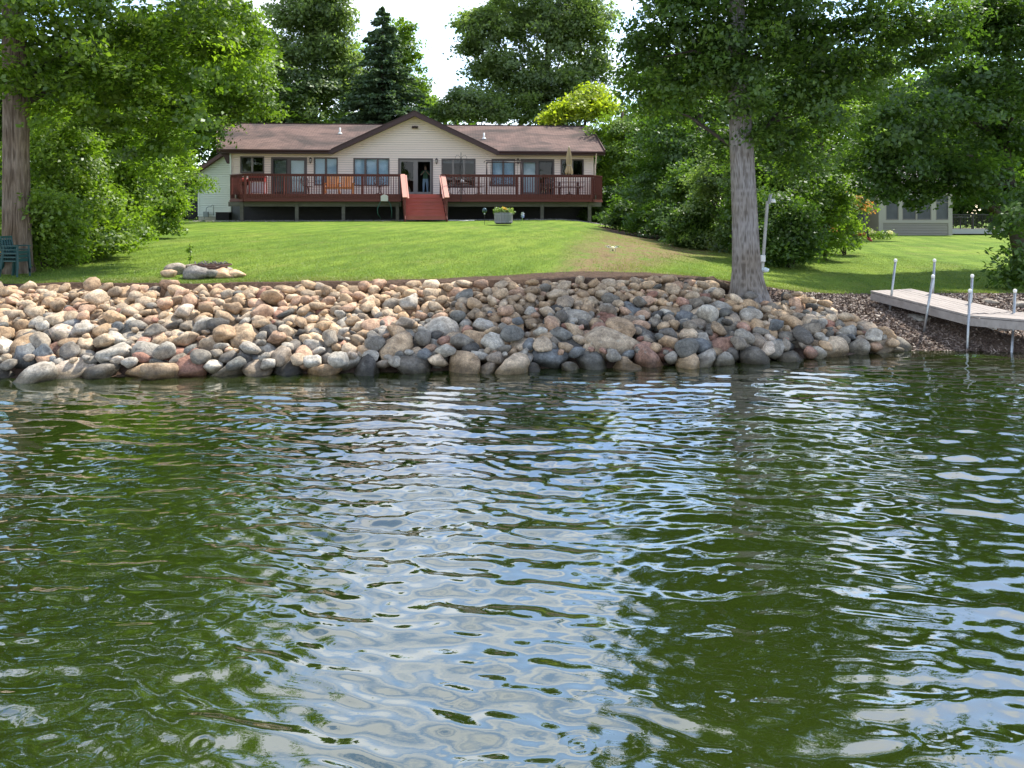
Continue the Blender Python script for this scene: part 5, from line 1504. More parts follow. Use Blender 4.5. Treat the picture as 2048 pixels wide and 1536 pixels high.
# hose hanger and hose on the front of the deck
r = thing('hose_hanger', 'pale tan house-shaped hose hanger fixed to the deck rim left of the stair', 'hose hanger', tuple(hw(hu(769, VF - .12), VF - .14, FZ - .38)), TH)
MB().prism([(-.19, 0), (.19, 0), (.19, .27), (.08, .33), (0, .36), (-.08, .33), (-.19, .27)], -.05, .0).build('plate', mat('bone_plastic', (.55, .52, .45), .5), r, bevel=.012)
r2 = thing('garden_hose', 'green garden hose looping down from the hanger', 'hose', tuple(hw(hu(769, VF - .12), VF - .1, FZ - .38)), TH)
g_ = mat('green_hose', (.03, .10, .07), .4)
mb = MB(); mb.tube([(-.16, .03, .05), (-.24, .02, -.1), (-.35, .0, -.35), (-.36, .02, -.62), (-.2, .1, -.9)], .022, 6)
mb.tube([(.15, .03, .05), (.3, .04, -.15), (.37, .02, -.5), (.36, .05, -.85)], .022, 6); mb.build('coil', g_, r2, True)
r = thing('white_hose', 'pale hose lying on the grass edge just right of the stair foot', 'hose', tuple(hw(hu(896, VF - 1.2), VF - 1.2, -.05)), TH)
pts = []
for k in range(14):
    u = hu(897 + k * 4, VF - 1.0); q = hw(u, VF - 1.0 + .25 * math.sin(k * .6), 0); lz_ = gz(q.x, q.y) + .03
    pts.append(tuple(Vector((u - hu(896, VF - 1.2), .2 + .25 * math.sin(k * .6), lz_ - GZ0 + .05))))
MB().tube(pts, .022, 6).build('hose', M_WHITE, r, True)

# ------------------------------------------------------------------ the man in the doorway
def person():
    u = hu(851, 1.0)
    r = thing('person', 'man in green shirt and pale blue jeans standing in the open doorway, hands raised', 'person', tuple(hw(u, 1.0, FZ)), TH)
    me = bpy.data.meshes.new('body')
    J = {}
    def a_(n_, p, rad): J[n_] = (len(J), p, rad)
    a_('pel', (0, 0, .96), (.15, .11)); a_('wai', (0, 0, 1.12), (.14, .10)); a_('che', (0, .01, 1.32), (.17, .12)); a_('nec', (0, 0, 1.49), (.06, .06)); a_('hd0', (0, -.01, 1.58), (.075, .085)); a_('hd1', (0, -.01, 1.69), (.082, .098)); a_('hd2', (0, -.005, 1.765), (.055, .06))
    for s, n_ in ((-1, 'l'), (1, 'r')):
        a_('sh' + n_, (s * .17, 0, 1.42), (.06, .06)); 
        a_('el' + n_, (s * .27, -.10, 1.20), (.043, .043)); a_('wr' + n_, (s * .12, -.32, 1.34), (.028, .03)); a_('hn' + n_, (s * .07, -.38, 1.40), (.035, .025))
        a_('hi' + n_, (s * .09, 0, .90), (.095, .10)); a_('kn' + n_, (s * .11, -.02, .50), (.062, .065)); a_('an' + n_, (s * .12, .01, .10), (.042, .045)); a_('to' + n_, (s * .13, -.15, .04), (.04, .03))
    E = [('pel', 'wai'), ('wai', 'che'), ('che', 'nec'), ('nec', 'hd0'), ('hd0', 'hd1'), ('hd1', 'hd2')]
    for n_ in 'lr': E += [('che', 'sh' + n_), ('sh' + n_, 'el' + n_), ('el' + n_, 'wr' + n_), ('wr' + n_, 'hn' + n_), ('pel', 'hi' + n_), ('hi' + n_, 'kn' + n_), ('kn' + n_, 'an' + n_), ('an' + n_, 'to' + n_)]
    me.from_pydata([v[1] for v in J.values()], [(J[a][0], J[b][0]) for a, b in E], [])
    o = link('body', me, r)
    sk = o.modifiers.new('skin', 'SKIN'); sk.use_smooth_shade = True
    for k, v in J.items(): me.skin_vertices[0].data[v[0]].radius = v[2]
    me.skin_vertices[0].data[0].use_root = True
    ss = o.modifiers.new('sub', 'SUBSURF'); ss.levels = 2; ss.render_levels = 2
    m = bpy.data.materials.new('clothes_and_skin'); m.use_nodes = True
    t = m.node_tree; N = t.nodes; L = t.links; P = N['Principled BSDF']; P.inputs['Roughness'].default_value = .8
    tc_ = N.new('ShaderNodeTexCoord'); sx = N.new('ShaderNodeSeparateXYZ'); L.new(tc_.outputs['Object'], sx.inputs[0])
    rp = N.new('ShaderNodeValToRGB'); rp.color_ramp.interpolation = 'CONSTANT'
    e = rp.color_ramp.elements; e[0].position = 0; e[0].color = (.05, .05, .05, 1); e[1].position = .04; e[1].color = (.28, .38, .48, 1)
    k = e.new(.50); k.color = (.06, .13, .07, 1); k = e.new(.755); k.color = (.42, .26, .19, 1)
    dv = N.new('ShaderNodeMath'); dv.operation = 'DIVIDE'; dv.inputs[1].default_value = 2.0; L.new(sx.outputs['Z'], dv.inputs[0]); L.new(dv.outputs[0], rp.inputs['Fac'])
    # forearms and hands reach forward of the shirt
    lt = N.new('ShaderNodeMath'); lt.operation = 'LESS_THAN'; lt.inputs[1].default_value = -.16; L.new(sx.outputs['Y'], lt.inputs[0])
    gt = N.new('ShaderNodeMath'); gt.operation = 'GREATER_THAN'; gt.inputs[1].default_value = 1.0; L.new(sx.outputs['Z'], gt.inputs[0])
    ml = N.new('ShaderNodeMath'); ml.operation = 'MULTIPLY'; L.new(lt.outputs[0], ml.inputs[0]); L.new(gt.outputs[0], ml.inputs[1])
    k = N.new('ShaderNodeMixRGB'); k.inputs['Color2'].default_value = (.42, .26, .19, 1); L.new(ml.outputs[0], k.inputs['Fac']); L.new(rp.outputs['Color'], k.inputs['Color1']); L.new(k.outputs['Color'], P.inputs['Base Color'])
    me.materials.append(m)
    skin = mat('skin', (.42, .26, .19), .6)
    for s in (-1, 1):
        mb = MB()
        for f_ in range(4):
            x = s * (.085 - f_ * .018); mb.tube([(x, -.385, 1.405 + f_ * .004), (x - s * .01, -.42, 1.43), (x - s * .025, -.425, 1.455 - f_ * .005)], [.009, .008, .006], 6)
        mb.tube([(s * .05, -.37, 1.39), (s * .02, -.40, 1.41), (s * .01, -.415, 1.43)], [.011, .009, .007], 6)
        mb.build('fingers', skin, r, True)
    MB().lathe([(.086, 1.71), (.098, 1.73), (.09, 1.79), (.05, 1.83), (.01, 1.84)], 16, (0, .01, 0)).build('hair', mat('brown_hair', (.07, .05, .04), .8), r, True)
    MB().tube([(0, -.10, 1.70), (0, -.125, 1.665), (0, -.105, 1.655)], [.01, .016, .012], 6).build('nose', skin, r, True)
    mb = MB()
    for s in (-1, 1): mb.lathe([(.002, -.008), (.01, 0), (.002, .008)], 6, (s * .032, -.103, 1.705))
    mb.build('eyes', M_BLACK, r, True)
    ph = thing('phone', 'dark phone held up by the man in the doorway', 'phone', tuple(hw(u, 1.0 - .43, FZ + 1.40)), TH)
    MB().box(-.075, .075, -.006, .006, 0, .075).build('case', M_BLACK, ph, bevel=.004)
person()

# ------------------------------------------------------------------ lawn ornaments
def at_ground(px, Y, dz=0.0):
    x = (px - 1024) / F * Y; return (x, Y, gz(x, Y) + dz)
# staved planter
r = thing('barrel_planter', 'round grey staved planter tub with yellow flowers on the lawn', 'planter', at_ground(1007, 34.5), .1)
M_STV = mat('silver_wood', (.30, .28, .31), .8, noise=((20, 20, 2), .25, (.20, .19, .21)))
n_ = 22
mbs = None
for k in range(n_):
    a = 2 * math.pi * k / n_; w_ = math.pi * .80 / n_
    mb = MB(); r0, r1 = .385, .41
    c_, s_ = math.cos(a), math.sin(a); tx, ty = -s_ * w_ * .47, c_ * w_ * .47
    mb.bar((r0 * c_, r0 * s_, .10), (r1 * c_, r1 * s_, .56), w_ * .93, .03, (c_, s_, 0)); mb.build('stave', M_STV, r)
MB().lathe([(.34, .05), (.36, .08), (.37, .14)], 24).build('base', M_BLACK, r, True)
for z_, q in ((.17, .408), (.49, .425)): MB().tube([(q * math.cos(a), q * math.sin(a), z_) for a in [2 * math.pi * j / 32 for j in range(33)]], .008, 5, False).build('hoop', M_STEEL, r, True)
MB().lathe([(.01, .46), (.38, .47), (.385, .50), (.01, .52)], 20).build('soil', mat('potting_soil', (.03, .022, .018), .95), r, True)
rg = np.random.default_rng(5)
link('plant', crown_mesh('plant', [((0, 0, .60), (.40, .36, .12)), ((-.3, 0, .62), (.14, .14, .12)), ((.3, 0, .62), (.12, .12, .10))], 1500, .075, leaf_mat('pale_leaf', (.10, .16, .04), (.20, .26, .10), (.34, .36, .18)), rg, .12, .8, .3, per=10), r)
link('flowers', crown_mesh('flowers', [((.02, -.12, .72), (.13, .12, .08))], 160, .06, leaf_mat('yellow_petal', (.6, .35, .03), (.7, .5, .05), (.75, .62, .2), .3, (1, .9, .5)), rg, .05, .8, .1, per=5), r)
r = thing('solar_globe', 'dark glass globe on a thin stake left of the planter', 'garden ornament', at_ground(969, 35))
MB().tube([(0, 0, -.1), (0, 0, .48)], .01, 6).build('stake', M_BLACK, r); MB().lathe([(.02, .47), (.035, .50), (.02, .53)], 10).build('collar', M_WHITE, r, True)
MB().lathe([(.02, .53), (.085, .57), (.12, .65), (.085, .73), (.02, .77)], 18).build('globe', mat('dark_globe', (.02, .05, .06), .12, spec=.6), r, True)
r = thing('pinwheel', 'white and blue pinwheel on a yellow green stake right of the planter', 'garden ornament', at_ground(1043, 34.5))
MB().tube([(0, 0, -.1), (.05, 0, .42)], .01, 6).build('stake', mat('lime_stake', (.45, .65, .12), .5), r)
for j, (zc, c_) in enumerate(((.50, (.8, .8, .78)), (.40, (.35, .42, .75)))):
    mb = MB()
    for k in range(6):
        a = k * math.pi / 3; c, s = math.cos(a), math.sin(a)
        mb.add([(.05, -.02, zc), (.05 + .09 * c, -.03, zc + .09 * s), (.05 + .08 * math.cos(a + .6), .0, zc + .08 * math.sin(a + .6))], [(0, 1, 2)])
    mb.build('vanes', mat('vane', c_, .5), r)

# small quadcopter over the worn grass
D_ = 18.0
p = wp(1225, 496, D_)
r = thing('drone', 'small white and yellow four armed drone hovering above the worn grass', 'drone', tuple(p), .1); r.scale = (.8, .8, .8)
my = mat('cream_shell', (.80, .70, .42), .35); mw = mat('white_shell', (.8, .8, .76), .35)
MB().lathe([(.015, -.05), (.055, -.03), (.06, .02), (.02, .05)], 14).build('body', my, r, True)
for k, (sx, sy) in enumerate(((-1, -1), (1, -1), (-1, 1), (1, 1))):
    o = MB().bar((sx * .03, sy * .02, .0), (sx * .14, sy * .10, .035), .026, .018).build('arm', mw, r)
    MB().lathe([(.015, .03), (.018, .05), (.008, .06)], 8, (sx * .14, sy * .10, 0)).build('motor', M_BLACK, r)
    MB().bar((sx * .14 - .075, sy * .10, .062 + .012 * sx), (sx * .14 + .075, sy * .10, .062 - .012 * sx), .014, .003).build('propeller', mw, r)
for sx in (-1, 1):
    MB().tube([(sx * .02, -.02, -.03), (sx * .05, -.03, -.10)], [.024, .017], 8).build('landing_leg', my, r, True)
    MB().tube([(sx * .085, -.05, .0), (sx * .08, -.05, -.11)], .005, 5).build('strut', M_STEEL, r)
MB().lathe([(.012, -.085), (.025, -.07), (.02, -.045)], 10, (0, -.03, 0)).build('camera_pod', M_BLACK, r, True)

# fire pit: ring of stones with iron grate
D0 = 13.95
fx = (412 - 1024) / F * D0
fp = thing('fire_pit', 'low ring of rounded stones with a rusty iron grate on the lawn', 'fire pit', (fx, D0, gz(fx, D0)))
ST_ = [(342, 547, -.2, (.15, .13, .11), (.50, .36, .24), 4, .3), (385, 547, -.45, (.30, .2, .145), (.27, .25, .235), 13, 2.9), (425, 548, -.42, (.16, .17, .12), (.24, .225, .2), 9, .5), (445, 550, -.40, (.24, .19, .125), (.58, .38, .24), 1, .1), (470, 551, -.25, (.20, .16, .10), (.60, .42, .28), 8, .2),
       (352, 545, .35, (.2, .17, .14), (.35, .3, .25), 6, 1.2), (395, 543, .55, (.25, .18, .13), (.4, .34, .27), 10, .2), (440, 544, .5, (.22, .18, .12), (.36, .31, .27), 12, .9)]
for px, py, dy, s_, c_, mi, rz in ST_:
    dy *= .7
    x = (px - 1024) / F * (D0 + dy)
    s_ = (s_[0] * .93, s_[1] * .9, s_[2] * 1.1)
    o = lone_rock('stone', None, 0, 0, 0, s_, c_, mi, rz, parent=fp, loc=(x - fx, dy, gz(x, D0 + dy) - gz(fx, D0) + s_[2] * .55))
gt = MB()
gt.tube([(.34 * math.cos(a) + .10, .34 * math.sin(a), .20) for a in [2 * math.pi * j / 28 for j in range(29)]], .014, 6, False)
for k in range(-5, 6):
    h = math.sqrt(max(0, .34 ** 2 - (k * .06) ** 2)); gt.bar((.10 + k * .06, -h, .20), (.10 + k * .06, h, .20), .012, .012)
M_RUST = mat('rusty_iron', (.075, .04, .03), .85)
gt.build('grate', M_RUST, fp); MB().lathe([(.26, .02), (.30, .17), (.28, .175), (.24, .03)], 20, (.08, 0, 0)).build('fire_bowl', M_RUST, fp, True)
rg = np.random.default_rng(17); mb = MB()
for k in range(26):
    x, y = .1 + rg.uniform(-.25, .28), rg.uniform(-.25, .25); mb.bar((x, y, .22), (x + rg.uniform(-.08, .08), y + rg.uniform(-.08, .08), .23 + rg.uniform(0, .04)), .02, .015)
mb.build('ash_and_twigs', mat('charred', (.08, .065, .06), .95, noise=((20, 20, 20), .2, (.2, .18, .17))), fp, kind='stuff')
r = thing('sapling', 'spindly green sapling growing beside the fire pit', 'sapling', at_ground(379, 15.9))
MB().tube([(0, 0, 0), (.02, 0, .25), (.0, 0, .45)], .006, 5).build('stem', BARKD, r)
link('leaves', crown_mesh('leaves', [((0, 0, .32), (.06, .06, .14)), ((.04, 0, .15), (.07, .06, .06))], 90, .055, LF_HEDGE, rg, .04, .8, .3, per=4), r)

# green stacked garden chairs by the left tree
M_GRN = mat('dark_green_plastic', (.012, .055, .052), .4)
g0 = thing('stacked_chair', 'dark green plastic chair at the bottom of the stack left of the big trunk', 'chair', at_ground(31, 13.95), 1.45, 'green garden chairs stacked by the big trunk')
def green_chair(g0):
    g0.scale = (.62,) * 3
    MB().box(-.23, .23, -.24, .22, .44, .48).build('seat', M_GRN, g0)
    MB().box(-.23, .23, -.245, -.20, .48, .53).build('front_lip', M_GRN, g0)
    b = MB()
    for k in range(5): b.bar((-.18 + k * .09, .22, .48), (-.19 + k * .095, .32, .92), .05, .015, (0, 1, 0))
    b.bar((-.22, .32, .93), (.22, .32, .93), .03, .06); b.build('backrest', M_GRN, g0)
    for sx in (-1, 1):
        MB().bar((sx * .25, -.26, 0), (sx * .22, -.22, .66), .05, .05).build('leg', M_GRN, g0)
        MB().bar((sx * .25, .30, 0), (sx * .21, .21, .66), .05, .05).build('leg', M_GRN, g0)
        MB().box(sx * .23 - .035, sx * .23 + .035, -.27, .27, .66, .69).build('arm', M_GRN, g0)
green_chair(g0)
for k, lb in enumerate(('middle', 'topmost')):
    copy_thing(g0, (g0.location.x + .01 * k, g0.location.y, g0.location.z + .07 * (k + 1)), 1.45, f'dark green plastic chair, {lb} of the stack left of the big trunk')
c2 = copy_thing(g0, at_ground(3, 14.1), 1.2, 'dark green plastic chair cut by the left frame edge beside the stack')
r = thing('orange_cushion', 'orange seat cushion on the chair cut by the left frame edge', 'cushion', at_ground(1, 14.1, .36), 1.2)
MB().box(-.16, .16, -.16, .14, .0, .07).build('pad', mat('orange_cloth', (.70, .34, .09), .7), r, bevel=.02)

# leaning white board with floodlight behind the grey trunk
p0 = wp(1523, 532, 13.9); p1 = wp(1535, 402, 13.9)
r = thing('leaning_pole', 'weathered white board pole leaning beside the grey trunk with lamp on top', 'pole', tuple(p0))
d_ = p1 - p0
MB().bar((0, 0, -.25), tuple(d_), .055, .04).build('board', mat('flaking_white_paint', (.46, .45, .42), .8, noise=((8, 8, 5), .2, (.30, .28, .26))), r)
MB().tube([tuple(d_ + Vector((.02, -.02, -.05))), tuple(d_ + Vector((.04, -.05, .12)))], .03, 8).build('bracket', M_STEEL, r)
MB().lathe([(.02, .04), (.04, .02), (.05, -.025), (.045, -.03)], 12, tuple(d_ + Vector((.085, -.05, .0)))).build('lamp_shade', M_WHITE, r, True)
MB().box(-.03, .05, -.075, -.032, .08, .20).build('switch_box', M_WHITE, r, bevel=.008)
MB().lathe([(.02, -.04), (.07, -.02), (.075, .03), (.02, .05)], 14, (.03, -.09, -.07)).build('cap', mat('pale_cap', (.62, .70, .70), .3), r, True)
# gnarled root on the bank left of the trunk
rb = wp(1395, 548, 13.75)
r = thing('surface_root', 'dark gnarled tree root lying along the top of the stones', 'root', (rb.x, rb.y, gz(rb.x, rb.y)))
mb = MB(); mb.tube([(-.62, .05, .02), (-.35, .0, .06), (-.1, .03, .08), (.18, -.02, .09), (.32, -.06, .05), (.52, -.05, -.02), (.72, -.12, -.08)], [.02, .045, .055, .065, .07, .06, .03], 8); mb.tube([(.1, 0, .08), (.28, .05, .12), (.45, .1, .02)], [.05, .05, .03], 8)
mb.build('wood', BARK, r, True)

# ------------------------------------------------------------------ dock
M_PLK = mat('weathered_plank', (.35, .31, .285), .85, noise=((22, 2.0, 8), .25, (.22, .19, .175)), bump=((40, 4, 10), .4, .01))
A0 = Vector((6.38, 13.69, .735)); C0 = Vector((7.11, 12.02, .53)); E0 = Vector((9.6, 9.9, .50))
def dock_section(label, a, b, W, nb, long_ways, jag):
    d_ = (b - a); L_ = d_.length; dn = d_.normalized(); p_ = Vector((-dn.y, dn.x, 0)).normalized()
    if p_.y < 0: p_ = -p_
    r = thing('dock_section', label, 'dock', tuple(a))
    rg = np.random.default_rng(2)
    if long_ways:
        w_ = W / nb
        for i in range(nb):
            o_ = p_ * (w_ * (i + .5)); e = rg.uniform(-.05, .10) * jag
            MB().bar(tuple(o_ + dn * rg.uniform(-.01, .01) + Vector((0, 0, rg.uniform(-.004, .004)))), tuple(o_ + d_ + dn * e), w_ * .92, .03).build('plank', M_PLK, r)
    else:
        k = int(L_ / .145)
        for i in range(k):
            c = dn * (L_ * (i + .5) / k); MB().bar(tuple(c), tuple(c + p_ * W), L_ / k * .93, .03).build('plank', M_PLK, r)
    for q in (.02, W - .02):
        MB().bar(tuple(p_ * q + Vector((0, 0, -.085))), tuple(p_ * q + d_ + Vector((0, 0, -.085))), .035, .125).build('side_beam', M_PLK, r)
    return r, dn, p_
d1 = dock_section('grey plank ramp sloping from the right bank towards the water', A0, C0, 1.04, 7, True, 1)
d2 = dock_section('outer grey dock section running off the right edge over the water', C0 + Vector((.02, -.01, -.012)), E0, 1.0, 8, True, 0)
def pole(px0, py0, px1, py1, D, label, zb=-.5, cap=True):
    a = wp(px0, py0, D); b = wp(px1, py1, D); d_ = (a - b) / (a.z - b.z)
    bot = a + d_ * ((gz(a.x, a.y) - .15 if zb is None else zb) - a.z)
    r = thing('dock_pole', label, 'pole', tuple(bot), 0, 'galvanised poles holding the dock')
    MB().tube([(0, 0, 0), tuple(a - bot)], .019, 12).build('pipe', M_STEEL, r, True)
    if cap: MB().lathe([(.021, -.02), (.028, 0), (.028, .025), (.012, .04)], 12, tuple(a - bot)).build('cap', M_WHITE, r, True)
    return r
pole(1791, 522, 1778, 634, 13.33, 'galvanised dock pole furthest left, at the shore end of the ramp', None)
pole(1869, 522, 1865, 600, 13.78, 'galvanised pole behind the ramp, taller looking twin of the leftmost pole', None)
pole(1866, 554, 1847, 667, 12.5, 'leaning galvanised pole in front of the middle of the ramp', None)
pole(1944.5, 553, 1940, 650, 13.0, 'galvanised pole behind the joint of ramp and dock', None)
pole(1940, 583, 1934, 700, 11.93, 'galvanised pole standing in the water where ramp meets dock', -.6)
pole(2030, 583, 2027, 640, 12.35, 'galvanised pole at the far right behind the dock', -.3)
pole(2026, 662, 2023, 705, 11.75, 'short pole under the dock at the right edge of the picture', -.6, False)
b = wp(1991, 652, 11.9)
r = thing('dock_clamp', 'small metal bracket with pale rope hanging under the dock edge', 'bracket', tuple(b))
MB().tube([(0, 0, .08), (0, 0, -.05)], .022, 8).build('clamp', M_WHITE, r, True); MB().bar((-.28, .1, .06), (-.02, 0, -.05), .02, .03).build('brace', M_PLK, r)
MB().bar((.05, .0, -.06), (.32, .12, -.07), .02, .025).build('cross_brace', M_PLK, r)

# ------------------------------------------------------------------ neighbouring house
NY = 46.5
def nx_(px, dv=0): return (px - 1024) / F * (NY + dv)
def nz_(py, dv=0): return EYE - (py - HOR) / F * (NY + dv)
nb0 = (nx_(1757), NY, nz_(470))
nh = thing('neighbour_house', 'taupe sided sunroom of the neighbouring house under the dark boughs', 'house', nb0)
M_TAU = mat('taupe_siding', (.25, .225, .185), .6, noise=((.8, .8, 4), .25, (.215, .19, .16)))
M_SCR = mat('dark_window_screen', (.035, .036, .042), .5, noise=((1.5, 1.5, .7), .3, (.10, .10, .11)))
M_TAUL = mat('taupe_trim', (.33, .30, .255), .55)
W_ = nx_(1904) - nb0[0]; z0 = nb0[2]
def lz(py): return nz_(py) - z0
mb = MB(); zz = lz(472)
while zz < lz(447): mb.add([(.25, -.03, zz), (W_ - .25, -.03, zz), (W_ - .25, -.005, zz + .16), (.25, -.005, zz + .16), (.25, .03, zz), (W_ - .25, .03, zz), (W_ - .25, .03, zz + .16), (.25, .03, zz + .16)], [(0, 1, 2, 3), (4, 7, 6, 5), (0, 4, 5, 1), (3, 2, 6, 7), (0, 3, 7, 4), (1, 5, 6, 2)]); zz += .165
mb.build('siding', M_TAU, nh)
for q in (0, W_ - .25): MB().box(q, q + .25, -.05, .05, lz(472), lz(372)).build('corner_post', M_TAUL, nh)
mb = MB(); mb.box(.25, W_ - .25, -.06, .05, lz(446), lz(440)); mb.box(.25, W_ - .25, -.04, .05, lz(390), lz(372)); mb.build('trim_band', M_TAUL, nh)
prev = .25
for i, (a, b) in enumerate(((1771, 1797), (1804, 1832), (1833, 1862), (1871, 1898))):
    xa, xb = nx_(a) - nb0[0], nx_(b) - nb0[0]
    if xa - prev > .01: MB().box(prev, xa, -.04, .05, lz(440), lz(390)).build('window_post', M_TAUL, nh)
    prev = xb
    zb, zt = lz(439.5), lz(390.5)
    mb = MB(); f_ = .05; mb.box(xa, xb, -.03, .02, zt - f_, zt); mb.box(xa, xb, -.03, .02, zb, zb + f_); mb.box(xa, xa + f_, -.03, .02, zb + f_, zt - f_); mb.box(xb - f_, xb, -.03, .02, zb + f_, zt - f_)
    mb.box(xa + f_, xb - f_, -.028, .018, lz(405) - .02, lz(405) + .02)
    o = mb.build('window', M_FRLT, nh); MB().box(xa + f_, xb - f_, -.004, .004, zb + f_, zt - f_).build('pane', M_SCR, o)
    if i == 9: MB().box(xa + f_, xa + .22, .08, .09, zb + f_, zt - f_).build('curtain', M_FND, o)
if W_ - .25 - prev > .01: MB().box(prev, W_ - .25, -.04, .05, lz(440), lz(390)).build('window_post', M_TAUL, nh)
mb = MB(); mb.box(0, .05, .05, 5, lz(472), lz(372)); mb.box(W_ - .05, W_, .05, 5, lz(472), lz(372)); mb.box(0, W_, 4.95, 5, lz(472), lz(372)); mb.build('wall', M_TAU, nh)
MB().box(.05, W_ - .05, .1, 4.9, lz(472), lz(471)).build('room_floor', M_ROOM, nh)
# recessed left part and roof
xl = nx_(1660, 1.5) - nb0[0]
mb = MB(); mb.box(xl, -.01, 1.5, 1.6, lz(472), lz(436)); mb.box(xl, -.01, 1.5, 1.6, lz(393), lz(372)); mb.box(-.22, -.01, 1.48, 1.6, lz(436), lz(393)); mb.box(xl, xl + .4, 1.48, 1.6, lz(436), lz(393)); mb.build('side_wall', M_TAU, nh)
for xa, xb in ((xl + .45, xl + 1.5), (xl + 1.6, -.25)):
    mb = MB(); mb.box(xa, xb, 1.5, 1.56, lz(436), lz(434)); mb.box(xa, xb, 1.5, 1.56, lz(395), lz(393)); mb.box(xa, xa + .06, 1.5, 1.56, lz(434), lz(395)); mb.box(xb - .06, xb, 1.5, 1.56, lz(434), lz(395))
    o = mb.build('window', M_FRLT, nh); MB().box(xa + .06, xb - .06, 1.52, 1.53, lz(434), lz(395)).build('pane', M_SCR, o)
MB().box(xl, W_, 4.0, 4.1, lz(472), lz(372)).build('back_wall', M_ROOM, nh)
rz_ = lz(372)
mb = MB(); mb.add([(xl - .6, .9, rz_), (W_ + .5, -.6, rz_), (W_ + .5, 8, rz_), (xl - .6, 8, rz_), (xl + 1.5, 4, rz_ + 1.7), (W_ - 1.5, 4, rz_ + 1.7)], [(0, 1, 5, 4), (1, 2, 5), (2, 3, 4, 5), (3, 0, 4), (0, 3, 2, 1)])
mb.build('roof', mat('pale_grey_shingles', (.22, .20, .20), .9), nh)
MB().bar((xl - .6, .88, rz_ - .06), (W_ + .5, -.62, rz_ - .06), .05, .18).build('fascia', M_TAUL, nh)
# deck right of the sunroom
nd = thing('neighbour_deck', 'low neighbour deck with pale skirt and dark railing right of the sunroom', 'deck', (nx_(1908), NY + .5, nz_(468)))
xe = nx_(2110) - nx_(1908)
MB().box(0, xe, -.05, 0, 0, .30).build('skirt', mat('pale_skirt', (.38, .37, .36), .7), nd); MB().box(0, xe, 0, 3, .24, .30).build('floor', M_BEAM, nd)
MB().box(0, xe, .0, .06, 1.15, 1.20).build('rail', M_BLACK, nd)
for k in range(70):
    x = xe * (k + .5) / 70
    if k == 0: bo = MB().box(-.01, .01, -.01, .01, .3, 1.15).build('baluster', M_BLACK, nd); bo.location = (x, .03, 0)
    else: link('baluster', bo.data, nd, (x, .03, 0))
for k in range(5): MB().box(xe * k / 4.2 - .05, xe * k / 4.2 + .05, -.02, .08, .30, 1.25).build('rail_post', M_BLACK, nd)
slat_chair('patio_chair', 'dark patio chair on the neighbour deck', (nx_(1925), NY + 1.6, nz_(468) + .3), .4, M_BLACK)
r = thing('patio_table', 'dark patio table on the neighbour deck behind the railing', 'table', (nx_(1955), NY + 1.8, nz_(468) + .3))
MB().lathe([(.6, .70), (.6, .73)], 20).build('tabletop', M_FND, r); MB().tube([(0, 0, 0), (0, 0, .7)], .04, 8).build('leg', M_BLACK, r)

# swing frame with red swings and flowers near the neighbouring house
sx0 = nx_(1702, -8); Ys = NY - 8
r = thing('swing_frame', 'black slanting pole frame with red ends beside the flowering bush', 'swing frame', (sx0, Ys, gz(sx0, Ys)))
M_RDP = mat('faded_red', (.50, .09, .08), .6)
ztop = EYE - (418 - HOR) / F * Ys - gz(sx0, Ys)
for k, (xa, xb, yo) in enumerate(((.0, .82, -.4), (.65, 1.22, .6))):
    MB().tube([(xa, 0 + .4 * k, ztop), (xb, yo, .0)], .035, 8).build('pole', M_BLACK, r, True)
    MB().tube([(xb - .10, yo + .02, .16), (xb + .02, yo - .01, -.02)], .06, 8).build('pole_foot', M_RDP, r, True)
MB().tube([(0, 0, ztop), (.65, .4, ztop)], .035, 8).build('top_bar', M_BLACK, r, True)
MB().box(-.35, .45, .5, .9, .12, .20).build('seat', M_RDP, r); MB().bar((-.3, .6, .2), (.1, .5, .75), .3, .05).build('slide', M_RDP, r)
rg = np.random.default_rng(77)
fx0, fy0 = nx_(1690, -6), NY - 6
fb = thing('flower_bed', 'bed of pale yellow and red flowers at the foot of the neighbour house', 'flower bed', (fx0, fy0, gz(fx0, fy0)))
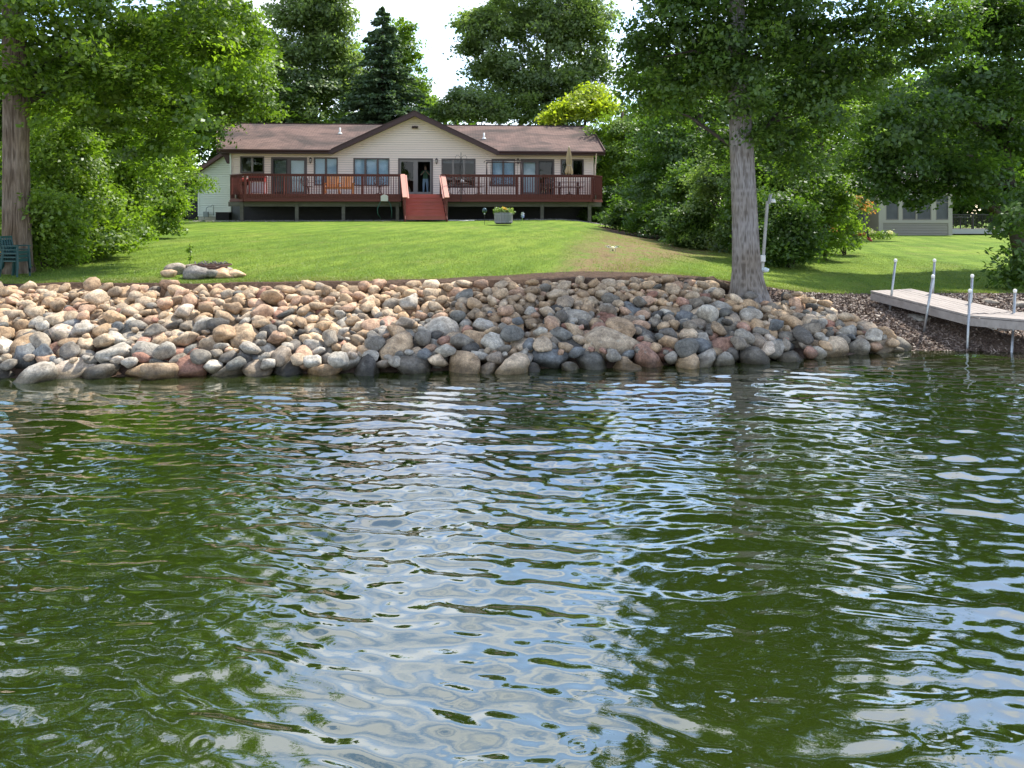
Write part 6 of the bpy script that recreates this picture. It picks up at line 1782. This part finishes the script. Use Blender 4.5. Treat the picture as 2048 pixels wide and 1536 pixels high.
link('foliage', crown_mesh('foliage', [((k * .45, rg.uniform(-.2, .2), .2), (.35, .3, .25)) for k in range(-1, 6)], 2600, .09, LF_HEDGE, rg, .2, .7, .3, per=10), fb)
link('pale_blooms', crown_mesh('pale_blooms', [((k * .45, -.25, .35), (.15, .15, .12)) for k in (0, 1, 3, 5)], 240, .09, leaf_mat('cream_petal', (.6, .55, .25), (.7, .68, .4), (.78, .76, .6), .3, (1, 1, .8)), rg, .08, .8, .1, per=5), fb)['kind'] = 'stuff'
link('red_blooms', crown_mesh('red_blooms', [((k * .4, -.3, .22), (.28, .15, .14)) for k in (0, 1, 2)], 300, .09, leaf_mat('red_petal', (.4, .05, .05), (.55, .10, .10), (.62, .25, .22), .3, (1, .7, .7)), rg, .08, .8, .1, per=5), fb)['kind'] = 'stuff'

# parked vehicle and trailer in the shade left of the garage
D_ = 46
p = wp(330, 440, D_); cx_ = p.x
r = thing('parked_car', 'dark car parked in deep shade left of the leaning trunk', 'car', (cx_, D_, gz(cx_, D_)), .5)
M_CAR = mat('dark_car_paint', (.02, .022, .025), .25, spec=.6)
body = [(-2.1, .35), (-2.1, .75), (-1.6, .92), (-.9, 1.0), (-.45, 1.42), (.9, 1.45), (1.5, 1.02), (2.05, .95), (2.1, .4)]
mb = MB(); mb.prism(body, -.85, .85); mb.build('body', M_CAR, r, bevel=.05)
for x in (-1.35, 1.35):
    for y in (-.86, .72):
        w_ = MB(); w_.add([], []); ww = MB()
        n_ = 20; vs = []; 
        for yy in (y, y + .16):
            for k in range(n_): a = 2 * math.pi * k / n_; vs.append((x + .33 * math.cos(a), yy, .33 + .33 * math.sin(a)))
        ww.add(vs, [tuple(range(n_)), tuple(range(2 * n_ - 1, n_ - 1, -1))] + [(k, (k + 1) % n_, (k + 1) % n_ + n_, k + n_) for k in range(n_)]); o = ww.build('wheel', M_BLACK, r)
MB().box(-.85, .8, -.862, -.852, 1.03, 1.33).build('side_window', mat('car_glass', (.02, .02, .02), .08, spec=.6), r)
MB().box(-2.115, -2.10, -.7, -.45, .62, .74).build('headlight', M_WHITE, r); MB().box(-2.115, -2.10, .45, .7, .62, .74).build('headlight', M_WHITE, r)
